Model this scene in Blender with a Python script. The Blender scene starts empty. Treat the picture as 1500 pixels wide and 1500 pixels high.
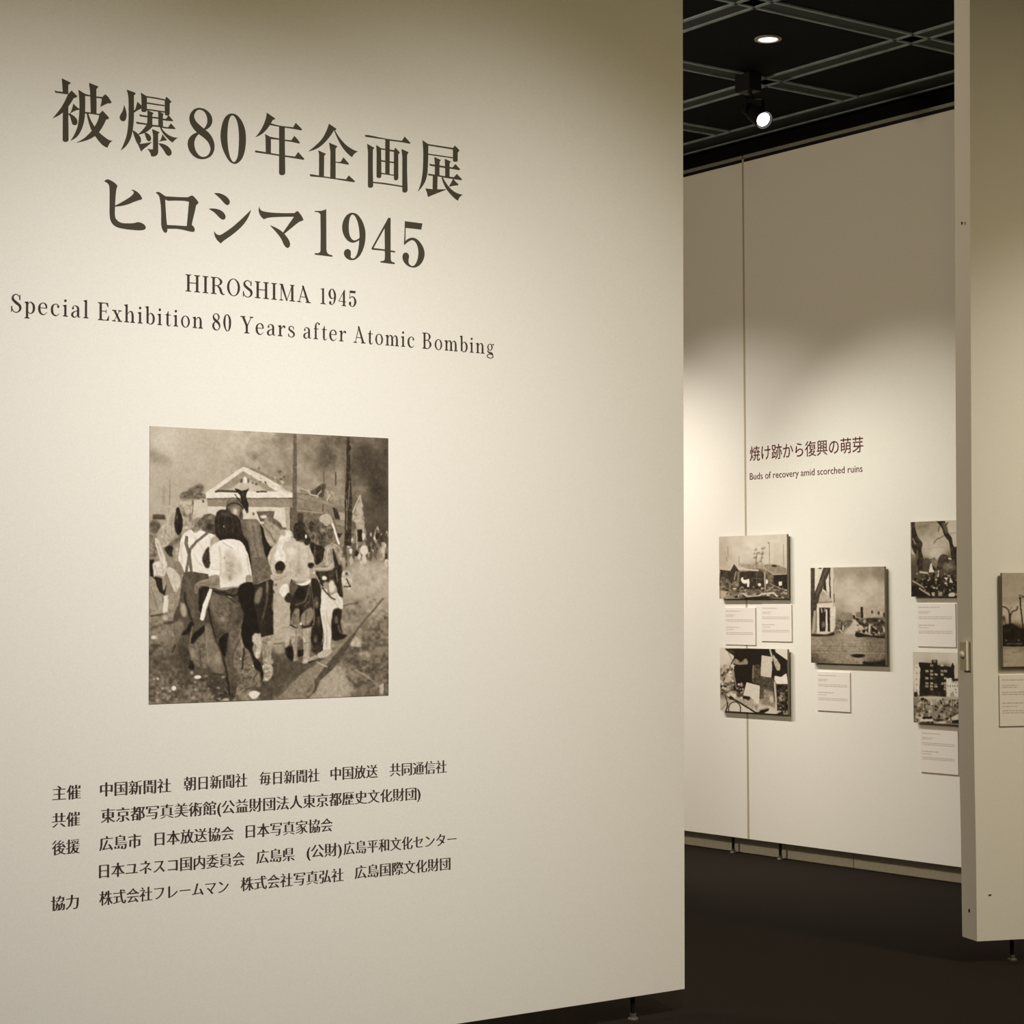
import bpy, bmesh, math, random
import numpy as np
from mathutils import Vector, Matrix
from mathutils.geometry import tessellate_polygon

# ------------------------------------------------------------------ camera, light, exposure
SC = bpy.context.scene
COL = SC.collection
F_PX = 3013.35
R_ = np.array([0.59546311, 0.80337366, -0.00380149])
U_ = np.array([0.03605917, -0.02199948, 0.99910748])
W_ = np.array([-0.802573, 0.59506873, 0.04206887])
EYE = np.array([0.0, 0.0, 1.5])

cd = bpy.data.cameras.new('camera'); cam = bpy.data.objects.new('camera', cd); COL.objects.link(cam)
cd.sensor_width = 36.0; cd.lens = 36.0 * F_PX / 1500.0; cd.clip_start = 0.05; cd.clip_end = 100
cam.matrix_world = Matrix(((R_[0], U_[0], -W_[0], EYE[0]), (R_[1], U_[1], -W_[1], EYE[1]),
                           (R_[2], U_[2], -W_[2], EYE[2]), (0, 0, 0, 1)))
SC.camera = cam
vs = SC.view_settings
vs.view_transform = 'Standard'; vs.look = 'None'; vs.exposure = 0.0; vs.gamma = 1.0; vs.use_curve_mapping = False
wd = bpy.data.worlds.new('world'); SC.world = wd; wd.use_nodes = True
wd.node_tree.nodes['Background'].inputs[0].default_value = (0.02, 0.018, 0.015, 1)
wd.node_tree.nodes['Background'].inputs[1].default_value = 1.0

def spot(name, loc, target, power, angle, blend, color=(1, 1, 1), radius=0.04):
    l = bpy.data.lights.new(name, 'SPOT'); l.energy = power; l.spot_size = math.radians(angle)
    l.spot_blend = blend; l.color = color; l.shadow_soft_size = radius
    o = bpy.data.objects.new(name, l); COL.objects.link(o); o.location = loc
    o.rotation_euler = (Vector(target) - Vector(loc)).to_track_quat('-Z', 'Y').to_euler()
    return o
def bulb(name, loc, power, color=(1, 1, 1), radius=0.25):
    l = bpy.data.lights.new(name, 'POINT'); l.energy = power; l.color = color; l.shadow_soft_size = radius
    o = bpy.data.objects.new(name, l); COL.objects.link(o); o.location = loc
    return o
def area(name, loc, sx, sy, power, color=(1, 1, 1)):
    l = bpy.data.lights.new(name, 'AREA'); l.shape = 'RECTANGLE'; l.size = sx; l.size_y = sy
    l.energy = power; l.color = color
    o = bpy.data.objects.new(name, l); COL.objects.link(o); o.location = loc
    return o
NEUT = (1.0, 0.965, 0.89); WARM = (1.0, 0.84, 0.56)
# track spots washing the title panel
spot('track_light_title', (-2.7, 2.6, 4.12), (-5.66, 2.6, 0.55), 400, 78, 1.0, (1, 0.985, 0.985), 0.06)
spot('track_light_title', (-2.7, 4.1, 4.12), (-5.66, 4.0, 1.15), 298, 72, 1.0, (1, 0.985, 0.94), 0.06)
# track spots washing the photographs on the far panels (they hang up and to the left of them)
spot('track_light_photographs', (-11.2, 6.1, 4.12), (-9.9, 8.25, 1.12), 520, 60, 0.8, (1, 0.91, 0.8), 0.03)
spot('track_light_photographs', (-9.9, 6.1, 4.12), (-8.6, 8.25, 1.0), 235, 60, 0.8, (1, 0.96, 0.875), 0.03)
spot('track_light_photographs', (-8.6, 6.1, 4.12), (-7.2, 8.25, 0.70), 275, 60, 0.8, (1, 0.975, 0.86), 0.03)
# a track spot on the partition photographs, from the right
spot('track_light_partition', (-2.9, 6.6, 4.12), (-5.4, 7.2, 1.0), 240, 62, 1.0, (1, 0.93, 0.80), 0.04)
# added fill lights without fixtures, out of view, for the warm ambient level
bulb('fill_bulb', (-1.8, 2.2, 3.7), 92, (1, 0.82, 0.42))
bulb('fill_bulb', (-8.3, 3.4, 3.25), 205, (1, 0.828, 0.6))
area('fill_area', (-1.6, 6.6, 4.14), 2.5, 2.0, 115, (1, 0.833, 0.54))

# ------------------------------------------------------------------ projection helpers
def ray(x, y): return W_ * F_PX + R_ * (x - 750.0) - U_ * (y - 750.0)
def hit(x, y, n, c):
    n = np.array(n, float); d = ray(x, y); t = (c - n @ EYE) / (n @ d); return EYE + t * d
def proj(P):
    d = P - EYE; w = d @ W_
    return 750 + F_PX * (d @ R_) / w, 750 - F_PX * (d @ U_) / w
XA = -5.656      # face of the title panel
YB = 8.270       # face of the far panels
AP = math.radians(21.6024)
DP = np.array([math.sin(AP), math.cos(AP), 0.0]); NP_ = np.array([math.cos(AP), -math.sin(AP), 0.0])
CP = float(NP_ @ np.array([-5.6693, 6.5571, 0.0]))   # face of the right partition

# ------------------------------------------------------------------ materials
def mat(name, color, rough=0.6, metal=0.0, noise=0.0, nscale=40.0, bump=0.0, bscale=300.0, spec=0.3, detail=3.0):
    m = bpy.data.materials.new(name); m.use_nodes = True; nt = m.node_tree; b = nt.nodes['Principled BSDF']
    b.inputs['Base Color'].default_value = (*color, 1); b.inputs['Roughness'].default_value = rough
    b.inputs['Metallic'].default_value = metal; b.inputs['Specular IOR Level'].default_value = spec
    tc = nt.nodes.new('ShaderNodeTexCoord')
    if noise:
        n = nt.nodes.new('ShaderNodeTexNoise'); n.inputs['Scale'].default_value = nscale; n.inputs['Detail'].default_value = detail
        nt.links.new(tc.outputs['Object'], n.inputs['Vector'])
        r = nt.nodes.new('ShaderNodeMapRange'); r.inputs[1].default_value = 0.3; r.inputs[2].default_value = 0.7
        r.inputs[3].default_value = 1 - noise; r.inputs[4].default_value = 1 + noise
        nt.links.new(n.outputs[0], r.inputs[0])
        mx = nt.nodes.new('ShaderNodeVectorMath'); mx.operation = 'SCALE'
        mx.inputs[0].default_value = color; nt.links.new(r.outputs[0], mx.inputs['Scale'])
        nt.links.new(mx.outputs[0], b.inputs['Base Color'])
    if bump:
        n2 = nt.nodes.new('ShaderNodeTexNoise'); n2.inputs['Scale'].default_value = bscale
        nt.links.new(tc.outputs['Object'], n2.inputs['Vector'])
        bp = nt.nodes.new('ShaderNodeBump'); bp.inputs['Strength'].default_value = bump; bp.inputs['Distance'].default_value = 0.002
        nt.links.new(n2.outputs[0], bp.inputs['Height']); nt.links.new(bp.outputs[0], b.inputs['Normal'])
    return m
def emis(name, color, s):
    m = bpy.data.materials.new(name); m.use_nodes = True; nt = m.node_tree; nt.nodes.clear()
    e = nt.nodes.new('ShaderNodeEmission'); e.inputs[0].default_value = (*color, 1); e.inputs[1].default_value = s
    o = nt.nodes.new('ShaderNodeOutputMaterial'); nt.links.new(e.outputs[0], o.inputs[0]); return m
M = dict(
    panel=mat('panel_cloth', (0.80, 0.770, 0.712), 0.85, noise=0.06, nscale=420, bump=0.25, bscale=500, spec=0.15),
    edge=mat('panel_edge_paint', (0.62, 0.575, 0.47), 0.6, noise=0.03, nscale=60),
    wall=mat('painted_wall', (0.66, 0.62, 0.53), 0.8, noise=0.03, nscale=80),
    base=mat('skirting_paint', (0.80, 0.76, 0.66), 0.7, noise=0.05, nscale=50),
    rail=mat('top_rail_metal', (0.34, 0.34, 0.29), 0.45, 0.5, noise=0.08, nscale=60),
    seam=mat('seam_strip', (0.44, 0.37, 0.25), 0.6),
    carpet=mat('dark_brown_carpet', (0.018, 0.0135, 0.0105), 0.98, noise=0.35, nscale=260, bump=0.6, bscale=400, spec=0.05, detail=6),
    ceil=mat('black_ceiling', (0.003, 0.003, 0.003), 0.9, spec=0.1),
    grid=mat('grey_green_ceiling_rail', (0.20, 0.265, 0.26), 0.6, 0.0, noise=0.25, nscale=14),
    gridin=mat('dark_trough', (0.014, 0.018, 0.018), 0.7, noise=0.3, nscale=10),
    black=mat('black_metal', (0.008, 0.008, 0.008), 0.5, 0.3),
    foot=mat('foot_steel', (0.10, 0.09, 0.075), 0.5, 0.3),
    ink=mat('dark_olive_ink', (0.070, 0.061, 0.041), 0.8, spec=0.1),
    ink2=mat('dark_brown_ink', (0.060, 0.038, 0.030), 0.8, spec=0.1),
    red=mat('maroon_ink', (0.10, 0.022, 0.022), 0.8, spec=0.1),
    board=mat('board_edge', (0.30, 0.27, 0.21), 0.7, noise=0.03),
    card=mat('caption_card', (0.80, 0.745, 0.70), 0.75, noise=0.02, nscale=200),
    cardedge=mat('caption_card_edge', (0.50, 0.36, 0.30), 0.7),
    cardink=mat('caption_ink', (0.57, 0.52, 0.47), 0.8),
    plastic=mat('beige_plastic', (0.74, 0.70, 0.58), 0.4, noise=0.02),
    plastic2=mat('grey_beige_plastic', (0.55, 0.51, 0.40), 0.45, noise=0.02),
    lens=emis('lamp_lens', (1.0, 0.97, 0.88), 9.0), lens2=emis('downlight_lens', (1.0, 0.96, 0.90), 4.0),
)

# ------------------------------------------------------------------ mesh helpers
def link(name, me, m=None, parent=None, **props):
    o = bpy.data.objects.new(name, me); COL.objects.link(o)
    if m is not None and me is not None: me.materials.append(m)
    if parent is not None: o.parent = parent
    for k, v in props.items(): o[k] = v
    return o
def empty(name, loc, rz=0.0, **props):
    o = bpy.data.objects.new(name, None); COL.objects.link(o); o.location = loc; o.rotation_euler = (0, 0, rz)
    o.empty_display_size = 0.1
    for k, v in props.items(): o[k] = v
    bpy.context.view_layer.update(); return o
def put(o, parent):          # parent keeping the world place of world-space geometry
    o.parent = parent; o.matrix_parent_inverse = parent.matrix_world.inverted(); return o
def from_bm(bm, name, m, parent=None, **props):
    me = bpy.data.meshes.new(name); bm.to_mesh(me); bm.free()
    o = link(name, me, m, None, **props)
    if parent is not None: put(o, parent)
    return o
def prism(bm, bottom, top):   # two loops of points
    a = [bm.verts.new(p) for p in bottom]; b = [bm.verts.new(p) for p in top]; n = len(a)
    bm.faces.new(a[::-1]); bm.faces.new(b)
    for i in range(n): bm.faces.new((a[i], a[(i + 1) % n], b[(i + 1) % n], b[i]))
def box(bm, x0, x1, y0, y1, z0, z1):
    prism(bm, [(x0, y0, z0), (x1, y0, z0), (x1, y1, z0), (x0, y1, z0)], [(x0, y0, z1), (x1, y0, z1), (x1, y1, z1), (x0, y1, z1)])
def obox(bm, c, ax, ay, az, hx, hy, hz):
    c = np.array(c, float); P = []
    for sz in (-1, 1):
        for sx, sy in ((-1, -1), (1, -1), (1, 1), (-1, 1)): P.append(tuple(c + ax * hx * sx + ay * hy * sy + az * hz * sz))
    prism(bm, P[:4], P[4:])
def lathe(bm, base, axis, prof, n=24):
    axis = Vector(axis).normalized(); a = axis.orthogonal().normalized(); b = axis.cross(a); base = Vector(base); rings = []
    for r, h in prof:
        rings.append([bm.verts.new(base + axis * h + (a * math.cos(2 * math.pi * k / n) + b * math.sin(2 * math.pi * k / n)) * max(r, 1e-5)) for k in range(n)])
    for i in range(len(rings) - 1):
        for k in range(n): bm.faces.new((rings[i][k], rings[i][(k + 1) % n], rings[i + 1][(k + 1) % n], rings[i + 1][k]))
    bm.faces.new(rings[0][::-1]); bm.faces.new(rings[-1])
def bevel(bm, w, seg=2): bmesh.ops.bevel(bm, geom=bm.edges[:], offset=w, segments=seg, affect='EDGES', profile=0.7)
Z = np.array([0, 0, 1.0]); X = np.array([1.0, 0, 0]); Y = np.array([0, 1.0, 0])

# ------------------------------------------------------------------ the room
bm = bmesh.new(); box(bm, -16, 6, -7, 8.36, -0.1, 0.0); from_bm(bm, 'floor', M['carpet'], kind='structure')
bm = bmesh.new(); box(bm, -16, 6, -7, 8.36, 4.205, 4.34); ceiling = from_bm(bm, 'ceiling', M['ceil'], kind='structure')
bm = bmesh.new(); box(bm, -16, 6, 8.36, 8.46, 0, 4.24); wall_back = from_bm(bm, 'wall_back', M['wall'], kind='structure')
bm = bmesh.new(); box(bm, -16.1, -16, -7, 8.36, 0, 4.24); from_bm(bm, 'wall_left', M['wall'], kind='structure')
bm = bmesh.new(); box(bm, 6, 6.1, -7, 8.36, 0, 4.24); from_bm(bm, 'wall_right', M['wall'], kind='structure')
bm = bmesh.new(); box(bm, -16, 6, -7.1, -7, 0, 4.24); from_bm(bm, 'wall_front', M['wall'], kind='structure')
# skirting board sections under the far panels
XJ = hit(1250, 1262, (0, 1, 0), 8.345)[0]
bb = empty('baseboard_back', (-9, 8.35, 0), kind='structure')
for a, b in ((-15.9, XJ - 0.003), (XJ + 0.003, 5.9)):
    bm = bmesh.new(); box(bm, a, b, 8.345, 8.36, 0.0, 0.16); bevel(bm, 0.003, 1); from_bm(bm, 'skirting_board', M['base'], bb)
# ceiling grid: pairs of slim metal rails with a dark trough between them
def rail_pair(axis, c, a, b, w=0.115):
    for s in (-1, 1):
        bm = bmesh.new(); h = 0.0095
        if axis == 'x': box(bm, a, b, c + s * w / 2 - h, c + s * w / 2 + h, 4.197, 4.206)
        else: box(bm, c + s * w / 2 - h, c + s * w / 2 + h, a, b, 4.197, 4.206)
        from_bm(bm, 'rail', M['grid'], ceiling)
    bm = bmesh.new()
    if axis == 'x': box(bm, a, b, c - w / 2 + 0.012, c + w / 2 - 0.012, 4.2025, 4.206)
    else: box(bm, c - w / 2 + 0.012, c + w / 2 - 0.012, a, b, 4.2025, 4.206)
    from_bm(bm, 'trough', M['gridin'], ceiling)
gy = [6.39 - 1.045 * k for k in range(-1, 9)]
gx = [-7.78 + 1.02 * k for k in range(-6, 9)]
for c in gy: rail_pair('x', c, -15.5, 5.5)
for c in gx: rail_pair('y', c, -3, 8.07)
rail_pair('x', 8.165, -15.5, 5.5, 0.19)

# ------------------------------------------------------------------ outline lettering
def parse(s):
    out = []
    for t in s.split():
        sm = t[0] == '~'; x, y = t.lstrip('~').split(','); out.append((float(x), float(y), sm))
    return out
def smooth(pts, closed=True, n=6):
    N = len(pts); P = [np.array(p[:-1]) for p in pts]; S = [p[-1] for p in pts]; out = []
    rng = range(N if closed else N - 1)
    for i in rng:
        a, b = P[i], P[(i + 1) % N]; sa, sb = S[i], S[(i + 1) % N]
        out.append(a)
        if not (sa or sb): continue
        pa, nb = P[i - 1] if (closed or i > 0) else a, P[(i + 2) % N] if (closed or i + 2 < N) else b
        L = np.linalg.norm(b - a)
        def tan(p, q):
            v = q - p; l = np.linalg.norm(v); return v / l * L if l > 1e-9 else b - a
        ta = tan(pa, b) if sa else None; tb = tan(a, nb) if sb else None
        if ta is None: ta = 2 * (b - a) - tb if tb is not None else b - a
        if tb is None: tb = 2 * (b - a) - ta
        for k in range(1, n):
            t = k / n; t2 = t * t; t3 = t2 * t
            out.append((2 * t3 - 3 * t2 + 1) * a + (t3 - 2 * t2 + t) * ta + (-2 * t3 + 3 * t2) * b + (t3 - t2) * tb)
    if not closed: out.append(P[-1])
    return out
class Flat:
    """collects flat 2-D shapes (u, v) and maps them onto a plane as one thin mesh"""
    def __init__(s): s.v = []; s.f = []; s.w = []; s.k = 0
    def loops(s, loops, step=1):
        s.k += step; base = len(s.v)
        for l in loops: s.v += [tuple(p[:2]) for p in l]; s.w += [s.k * .00004] * len(l)
        try: tri = tessellate_polygon([[Vector((p[0], p[1], 0)) for p in l] for l in loops])
        except Exception: tri = []
        s.f += [tuple(base + i for i in t) for t in tri]
    def mesh(s, name, fn):
        me = bpy.data.meshes.new(name); ws = s.w if len(s.w) == len(s.v) else [0] * len(s.v); me.from_pydata([fn(u, v, .0010 + w) for (u, v), w in zip(s.v, ws)], [], s.f); me.update(); return me
def onA(y, z, off=0.0012): return (XA + off, y, z)
def onB(x, z, off=0.0012): return (x, YB - off, z)
def pxA(px, py):
    h = hit(px, py, (1, 0, 0), XA); return h[1], h[2]
def pxB(px, py):
    h = hit(px, py, (0, 1, 0), YB); return h[0], h[2]

# the big title characters: (x origin, y origin, scale) then outlines in enlarged reading coordinates; '|' splits shapes, '/' opens a hole
TITLE = {
'hi': (72, 110, 13.636, '250,65 430,152 405,185 380,190 380,378 340,378 272,345 262,180|108,305 150,322 275,338 378,350 370,380 330,378 125,350|445,308 560,420 545,445 490,460 ~437,548 380,632 380,775 ~384,1100 386,1285 ~372,1322 ~330,1333 ~288,1322 270,1285 272,745 ~180,812 68,862 ~165,745 ~250,630 ~325,490 372,385|480,570 545,635 605,680 600,695 560,695 ~490,725 430,760 380,800 380,775 ~425,745 ~460,660|380,780 420,775 ~500,825 ~555,890 ~562,930 ~550,985 ~505,998 ~465,975 ~440,900 ~415,820|582,295 725,380 815,400 820,425 715,415 ~718,600 ~712,800 ~690,950 ~640,1100 ~555,1230 425,1308 ~500,1190 ~565,1030 ~598,800 ~605,600 ~595,400|795,155 985,230 960,262 940,275 940,420 945,600 942,770 830,765 820,400 ~812,280|940,428 1060,438 1118,380 1180,440 1245,545 1230,565 1170,562 ~1090,600 1015,635 ~1040,560 1050,465 940,455|718,735 850,752 1000,775 1062,710 1130,780 1195,850 1180,878 1135,888 ~1075,1015 ~1000,1130 ~910,1220 ~750,1300 530,1350 ~700,1258 ~850,1110 ~905,1028 ~965,920 1000,798 850,775 718,765|750,765 782,775 ~830,900 ~905,1028 ~1000,1150 ~1120,1250 ~1200,1300 1268,1308 ~1210,1360 1165,1448 ~1050,1380 ~925,1225 ~850,1110 ~790,940'),
'baku': (170, 125, 13.636, '158,395 ~190,480 ~208,570 ~203,650 ~175,705 ~135,715 ~90,690 ~72,640 ~85,590 ~130,510|208,85 390,152 375,190 355,195 355,500 ~352,700 ~330,900 ~290,1060 ~210,1200 90,1300 ~155,1160 ~210,1000 ~240,800 ~250,600 ~248,300 ~235,170|425,328 500,400 525,440 500,465 ~430,500 355,550 355,500 ~385,470 ~405,400|330,900 350,905 ~430,965 ~485,1040 ~497,1090 ~485,1150 ~450,1170 ~425,1160 ~390,1090 ~355,990|490,145 615,222 612,500 ~595,525 ~555,532 ~518,522 505,490 ~505,250|605,215 800,245 965,278 965,302 800,270 605,240|1005,228 1060,280 1105,330 1085,350 1070,355 1068,570 ~1050,598 ~1010,602 975,575 970,290|612,340 965,395 965,418 612,365|612,468 970,520 970,545 612,492|625,495 750,555 722,590 722,780 740,812 ~660,890 ~570,950 430,985 ~520,900 ~600,800 620,770 628,600|840,515 950,575 932,610 935,830 845,820 843,600|462,575 505,590 722,625 722,655 480,618|722,628 843,640 843,665 722,655|935,665 995,672 1045,595 1090,650 1145,715 1000,705 935,690|395,728 440,735 620,765 612,788 415,765|722,790 845,800 945,825 1035,840 1090,760 1140,815 1190,872 1000,860 845,830 722,818|880,830 910,850 ~950,915 ~1040,990 ~1140,1035 1235,1045 ~1180,1085 1130,1140 ~1040,1070 ~940,960 ~895,880|720,875 865,940 845,965 835,975 838,1330 ~820,1385 ~770,1415 700,1412 ~680,1340 620,1260 ~680,1280 738,1275 740,1000|570,945 ~640,970 ~690,1030 ~695,1080 ~675,1112 ~635,1108 ~605,1060|435,1170 ~560,1160 715,1130 ~640,1200 ~550,1270 505,1318 ~480,1270|925,975 960,1030 1015,1098 ~940,1105 845,1125 ~890,1080|845,1160 ~960,1180 ~1060,1250 ~1105,1330 ~1095,1385 ~1055,1405 ~1010,1385 ~950,1290'),
'8': (268, 150, 15, '~370,122 ~480,150 ~580,230 ~635,330 ~640,440 ~590,540 490,603 ~600,710 ~665,830 ~692,950 ~675,1080 ~600,1190 ~450,1245 ~300,1220 ~170,1110 ~108,960 ~115,830 ~180,730 308,660 ~200,530 ~145,400 ~150,280 ~210,180 ~290,130/~370,160 ~450,190 ~510,270 ~535,390 ~520,480 460,575 ~380,510 ~290,420 ~245,320 ~260,240 ~310,175/345,695 ~450,770 ~550,870 ~600,990 ~590,1090 ~530,1170 ~440,1198 ~350,1160 ~280,1060 ~248,930 ~265,810'),
'0': (268, 150, 15, '~1075,245 ~1180,280 ~1290,410 ~1360,590 ~1382,800 ~1365,1020 ~1310,1210 ~1220,1320 ~1130,1350 ~1030,1300 ~930,1150 ~855,960 ~825,740 ~850,520 ~910,350 ~990,265/~1090,285 ~1150,335 ~1200,460 ~1225,640 ~1230,820 ~1220,1030 ~1190,1220 ~1120,1310 ~1055,1250 ~1005,1090 ~980,880 ~975,680 ~1000,430 ~1045,310'),
'nen': (368, 160, 15, '340,75 525,205 515,225 470,235 ~430,310 ~350,430 ~230,545 90,615 ~180,500 ~260,360 ~320,200|425,310 620,362 920,398 975,300 1040,365 1115,440 1105,465 920,430 620,385 400,345|300,545 410,605 620,645 620,670 430,655 430,980 318,970 ~312,620|730,668 880,682 945,585 1010,655 1070,740 1050,752 880,715 730,695|80,908 110,908 430,965 620,995 740,1015 960,1040 1030,940 1090,1010 1165,1092 1150,1112 960,1078 740,1045 430,995 110,950 85,935|612,380 735,385 735,700 745,1390 ~725,1435 ~675,1447 ~630,1435 610,1390 612,1000'),
'ki': (446, 175, 15, '535,95 700,205 690,228 640,245 ~560,370 ~420,530 ~270,640 80,700 ~220,590 ~380,430 ~480,250|650,235 670,240 ~760,390 ~900,550 ~1050,655 1175,705 ~1100,750 1045,828 ~920,720 ~800,560 ~700,360|300,680 470,755 430,800 425,1265 318,1255 320,760|540,510 725,590 680,640 682,1310 565,1300 570,700|682,930 790,935 855,830 910,900 975,975 960,992 790,962 682,945|110,1205 150,1205 430,1250 680,1290 910,1315 970,1230 1040,1295 1108,1358 1090,1378 910,1350 680,1312 430,1275 130,1248'),
'kaku': (528, 190, 15, '95,115 180,120 545,195 640,210 910,245 970,150 1030,220 1098,292 1080,308 910,275 640,240 540,215 110,155|145,310 305,400 270,440 268,860 278,1230 ~258,1265 ~215,1275 ~180,1265 163,1230 165,500|345,335 440,400 545,422 545,445 450,435 455,700 458,1020 ~440,1052 ~405,1062 ~370,1050 352,1020 355,500|545,205 640,212 638,985 545,985|638,435 735,452 765,395 862,500 850,525 828,540 828,800 830,1065 ~810,1100 ~775,1112 ~745,1095 733,1065 735,485 638,468|450,668 735,708 735,735 450,698|450,945 735,990 735,1010 450,970|900,425 1055,495 1030,540 1022,560 1020,900 1033,1330 ~1010,1370 ~970,1380 ~935,1368 918,1330 920,600|275,1145 500,1165 918,1232 918,1258 500,1195 275,1170'),
'ten': (606, 200, 15, '190,80 320,170 315,400 ~312,600 ~290,850 ~230,1030 85,1215 ~150,1040 ~190,830 ~205,600 ~208,300|310,165 860,250 865,285 310,195|900,200 955,250 1002,305 980,340 965,350 963,500 ~955,545 ~915,552 ~875,545 862,500 862,250|315,375 862,455 862,478 315,400|452,450 595,515 565,555 562,850 465,845 465,600|680,490 815,550 785,590 785,905 692,890 690,650|342,600 370,605 690,655 850,680 915,605 965,665 1018,720 1000,738 850,712 690,690 355,640|310,815 340,820 560,850 700,875 880,895 945,820 1000,880 1062,945 1045,958 880,935 700,905 560,880 325,852|420,850 520,870 515,1165 415,1165|255,1140 415,1160 730,1160 ~600,1210 ~450,1270 340,1315 ~315,1320 ~290,1230|865,930 915,990 980,1050 970,1072 ~880,1080 770,1105 ~820,1010|610,895 640,905 ~700,1010 ~790,1130 ~920,1230 1078,1280 ~1010,1330 970,1408 ~860,1320 ~740,1180 ~670,1060'),
'hi_kana': (148, 255, 10, '45,105 ~90,78 ~130,88 ~200,130 240,175 ~225,220 ~212,320 ~205,460 ~202,600 ~220,660 ~290,712 ~400,722 ~480,718 ~540,705 ~610,725 ~652,770 ~645,805 ~590,822 ~480,818 ~330,800 ~220,770 ~155,710 ~128,620 ~125,450 ~125,250 ~115,160 ~85,125|203,462 ~320,400 ~430,330 478,280 ~475,255 440,232 ~480,235 ~550,280 ~600,355 590,372 ~500,400 ~400,440 ~300,465 205,475'),
'ro_kana': (148, 255, 10, '800,275 ~840,262 ~890,290 945,328 ~940,400 ~945,500 ~955,650 965,745 970,830 ~950,858 ~925,850 ~895,800 ~882,740 ~880,550 ~870,420 ~850,320 ~825,290|940,325 ~1100,335 1270,340 ~1310,320 1340,315 ~1395,370 1428,422 1390,460 ~1370,560 ~1345,660 1328,745 ~1370,800 1365,840 ~1330,845 ~1200,815 1100,800 965,800 965,745 1100,752 1255,762 ~1270,600 1288,405 ~1200,390 985,390 ~960,380 935,365'),
'shi_kana': (296, 275, 9.375, '165,75 ~250,80 ~330,120 ~375,175 ~375,220 ~345,237 ~310,215 ~240,140|90,290 ~180,288 ~270,320 ~318,380 ~315,425 ~285,437 ~245,415 ~170,340|165,595 ~195,635 ~240,650 ~300,620 ~420,535 ~550,420 672,300 ~620,430 ~530,545 ~400,655 ~300,725 260,763 ~210,720 ~175,660'),
'ma_kana': (296, 275, 9.375, '785,250 ~800,300 ~845,325 ~1000,345 1270,348 ~1290,328 1315,322 ~1360,380 1392,440 ~1370,455 ~1330,470 ~1230,550 1125,635 1110,615 ~1190,500 1262,398 ~1050,400 ~920,410 848,432 ~800,380 ~778,320|930,515 ~1050,570 1125,630 ~1185,710 ~1207,770 ~1195,815 ~1165,823 ~1130,790 ~1080,690 ~1010,600'),
'1': (450, 295, 15, '165,205 ~280,210 ~350,195 415,170 418,700 420,1060 ~440,1130 ~480,1165 555,1185 548,1215 500,1210 350,1190 165,1168 168,1135 ~240,1135 ~280,1110 292,1040 295,700 290,330 ~280,270 ~240,240 170,230'),
'9': (450, 295, 15, '~1000,250 ~1100,290 ~1200,420 ~1265,600 ~1278,780 ~1250,980 ~1170,1170 ~1080,1260 ~990,1290 ~880,1260 ~815,1180 ~812,1100 ~850,1055 ~900,1050 ~945,1080 ~958,1150 ~955,1230 ~1005,1255 ~1065,1210 ~1115,1080 1140,850 ~1070,890 ~990,905 ~890,860 ~800,730 ~768,580 ~790,430 ~860,310 ~930,262/~1005,288 ~1060,340 ~1110,460 ~1140,620 1150,795 ~1090,840 ~1030,858 ~970,820 ~925,720 ~910,560 ~925,400 ~960,310'),
'4': (536, 305, 15, '490,210 540,215 540,925 645,945 635,972 540,960 545,1130 ~570,1175 635,1195 628,1228 540,1218 318,1190 320,1160 ~380,1155 ~410,1125 412,935 135,910 120,880/410,435 415,905 165,875'),
'5': (536, 305, 15, '855,285 1240,335 1215,468 870,430 865,725 ~940,665 ~1030,648 ~1130,690 ~1230,810 ~1282,950 ~1275,1090 ~1200,1230 ~1100,1295 ~1010,1300 ~900,1250 ~820,1150 ~803,1050 ~830,990 ~875,975 ~925,1000 ~945,1060 ~935,1130 ~940,1210 ~985,1260 ~1035,1268 ~1090,1220 ~1140,1090 ~1150,930 ~1120,800 ~1070,725 ~1010,700 ~940,730 850,805 835,790 845,600'),
}
GL = {}
for k, (ox, oy, sc, s) in TITLE.items():
    shapes = []
    for sh in s.split('|'):
        shapes.append([[pxA(ox + p[0] / sc, oy + p[1] / sc) for p in smooth(parse(l))] for l in sh.split('/')])
    GL[k] = shapes
def title_mesh(keys):
    f = Flat()
    for k in keys:
        for loops in GL[k]: f.loops(loops)
    return f.mesh('title_lettering', onA)

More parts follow.
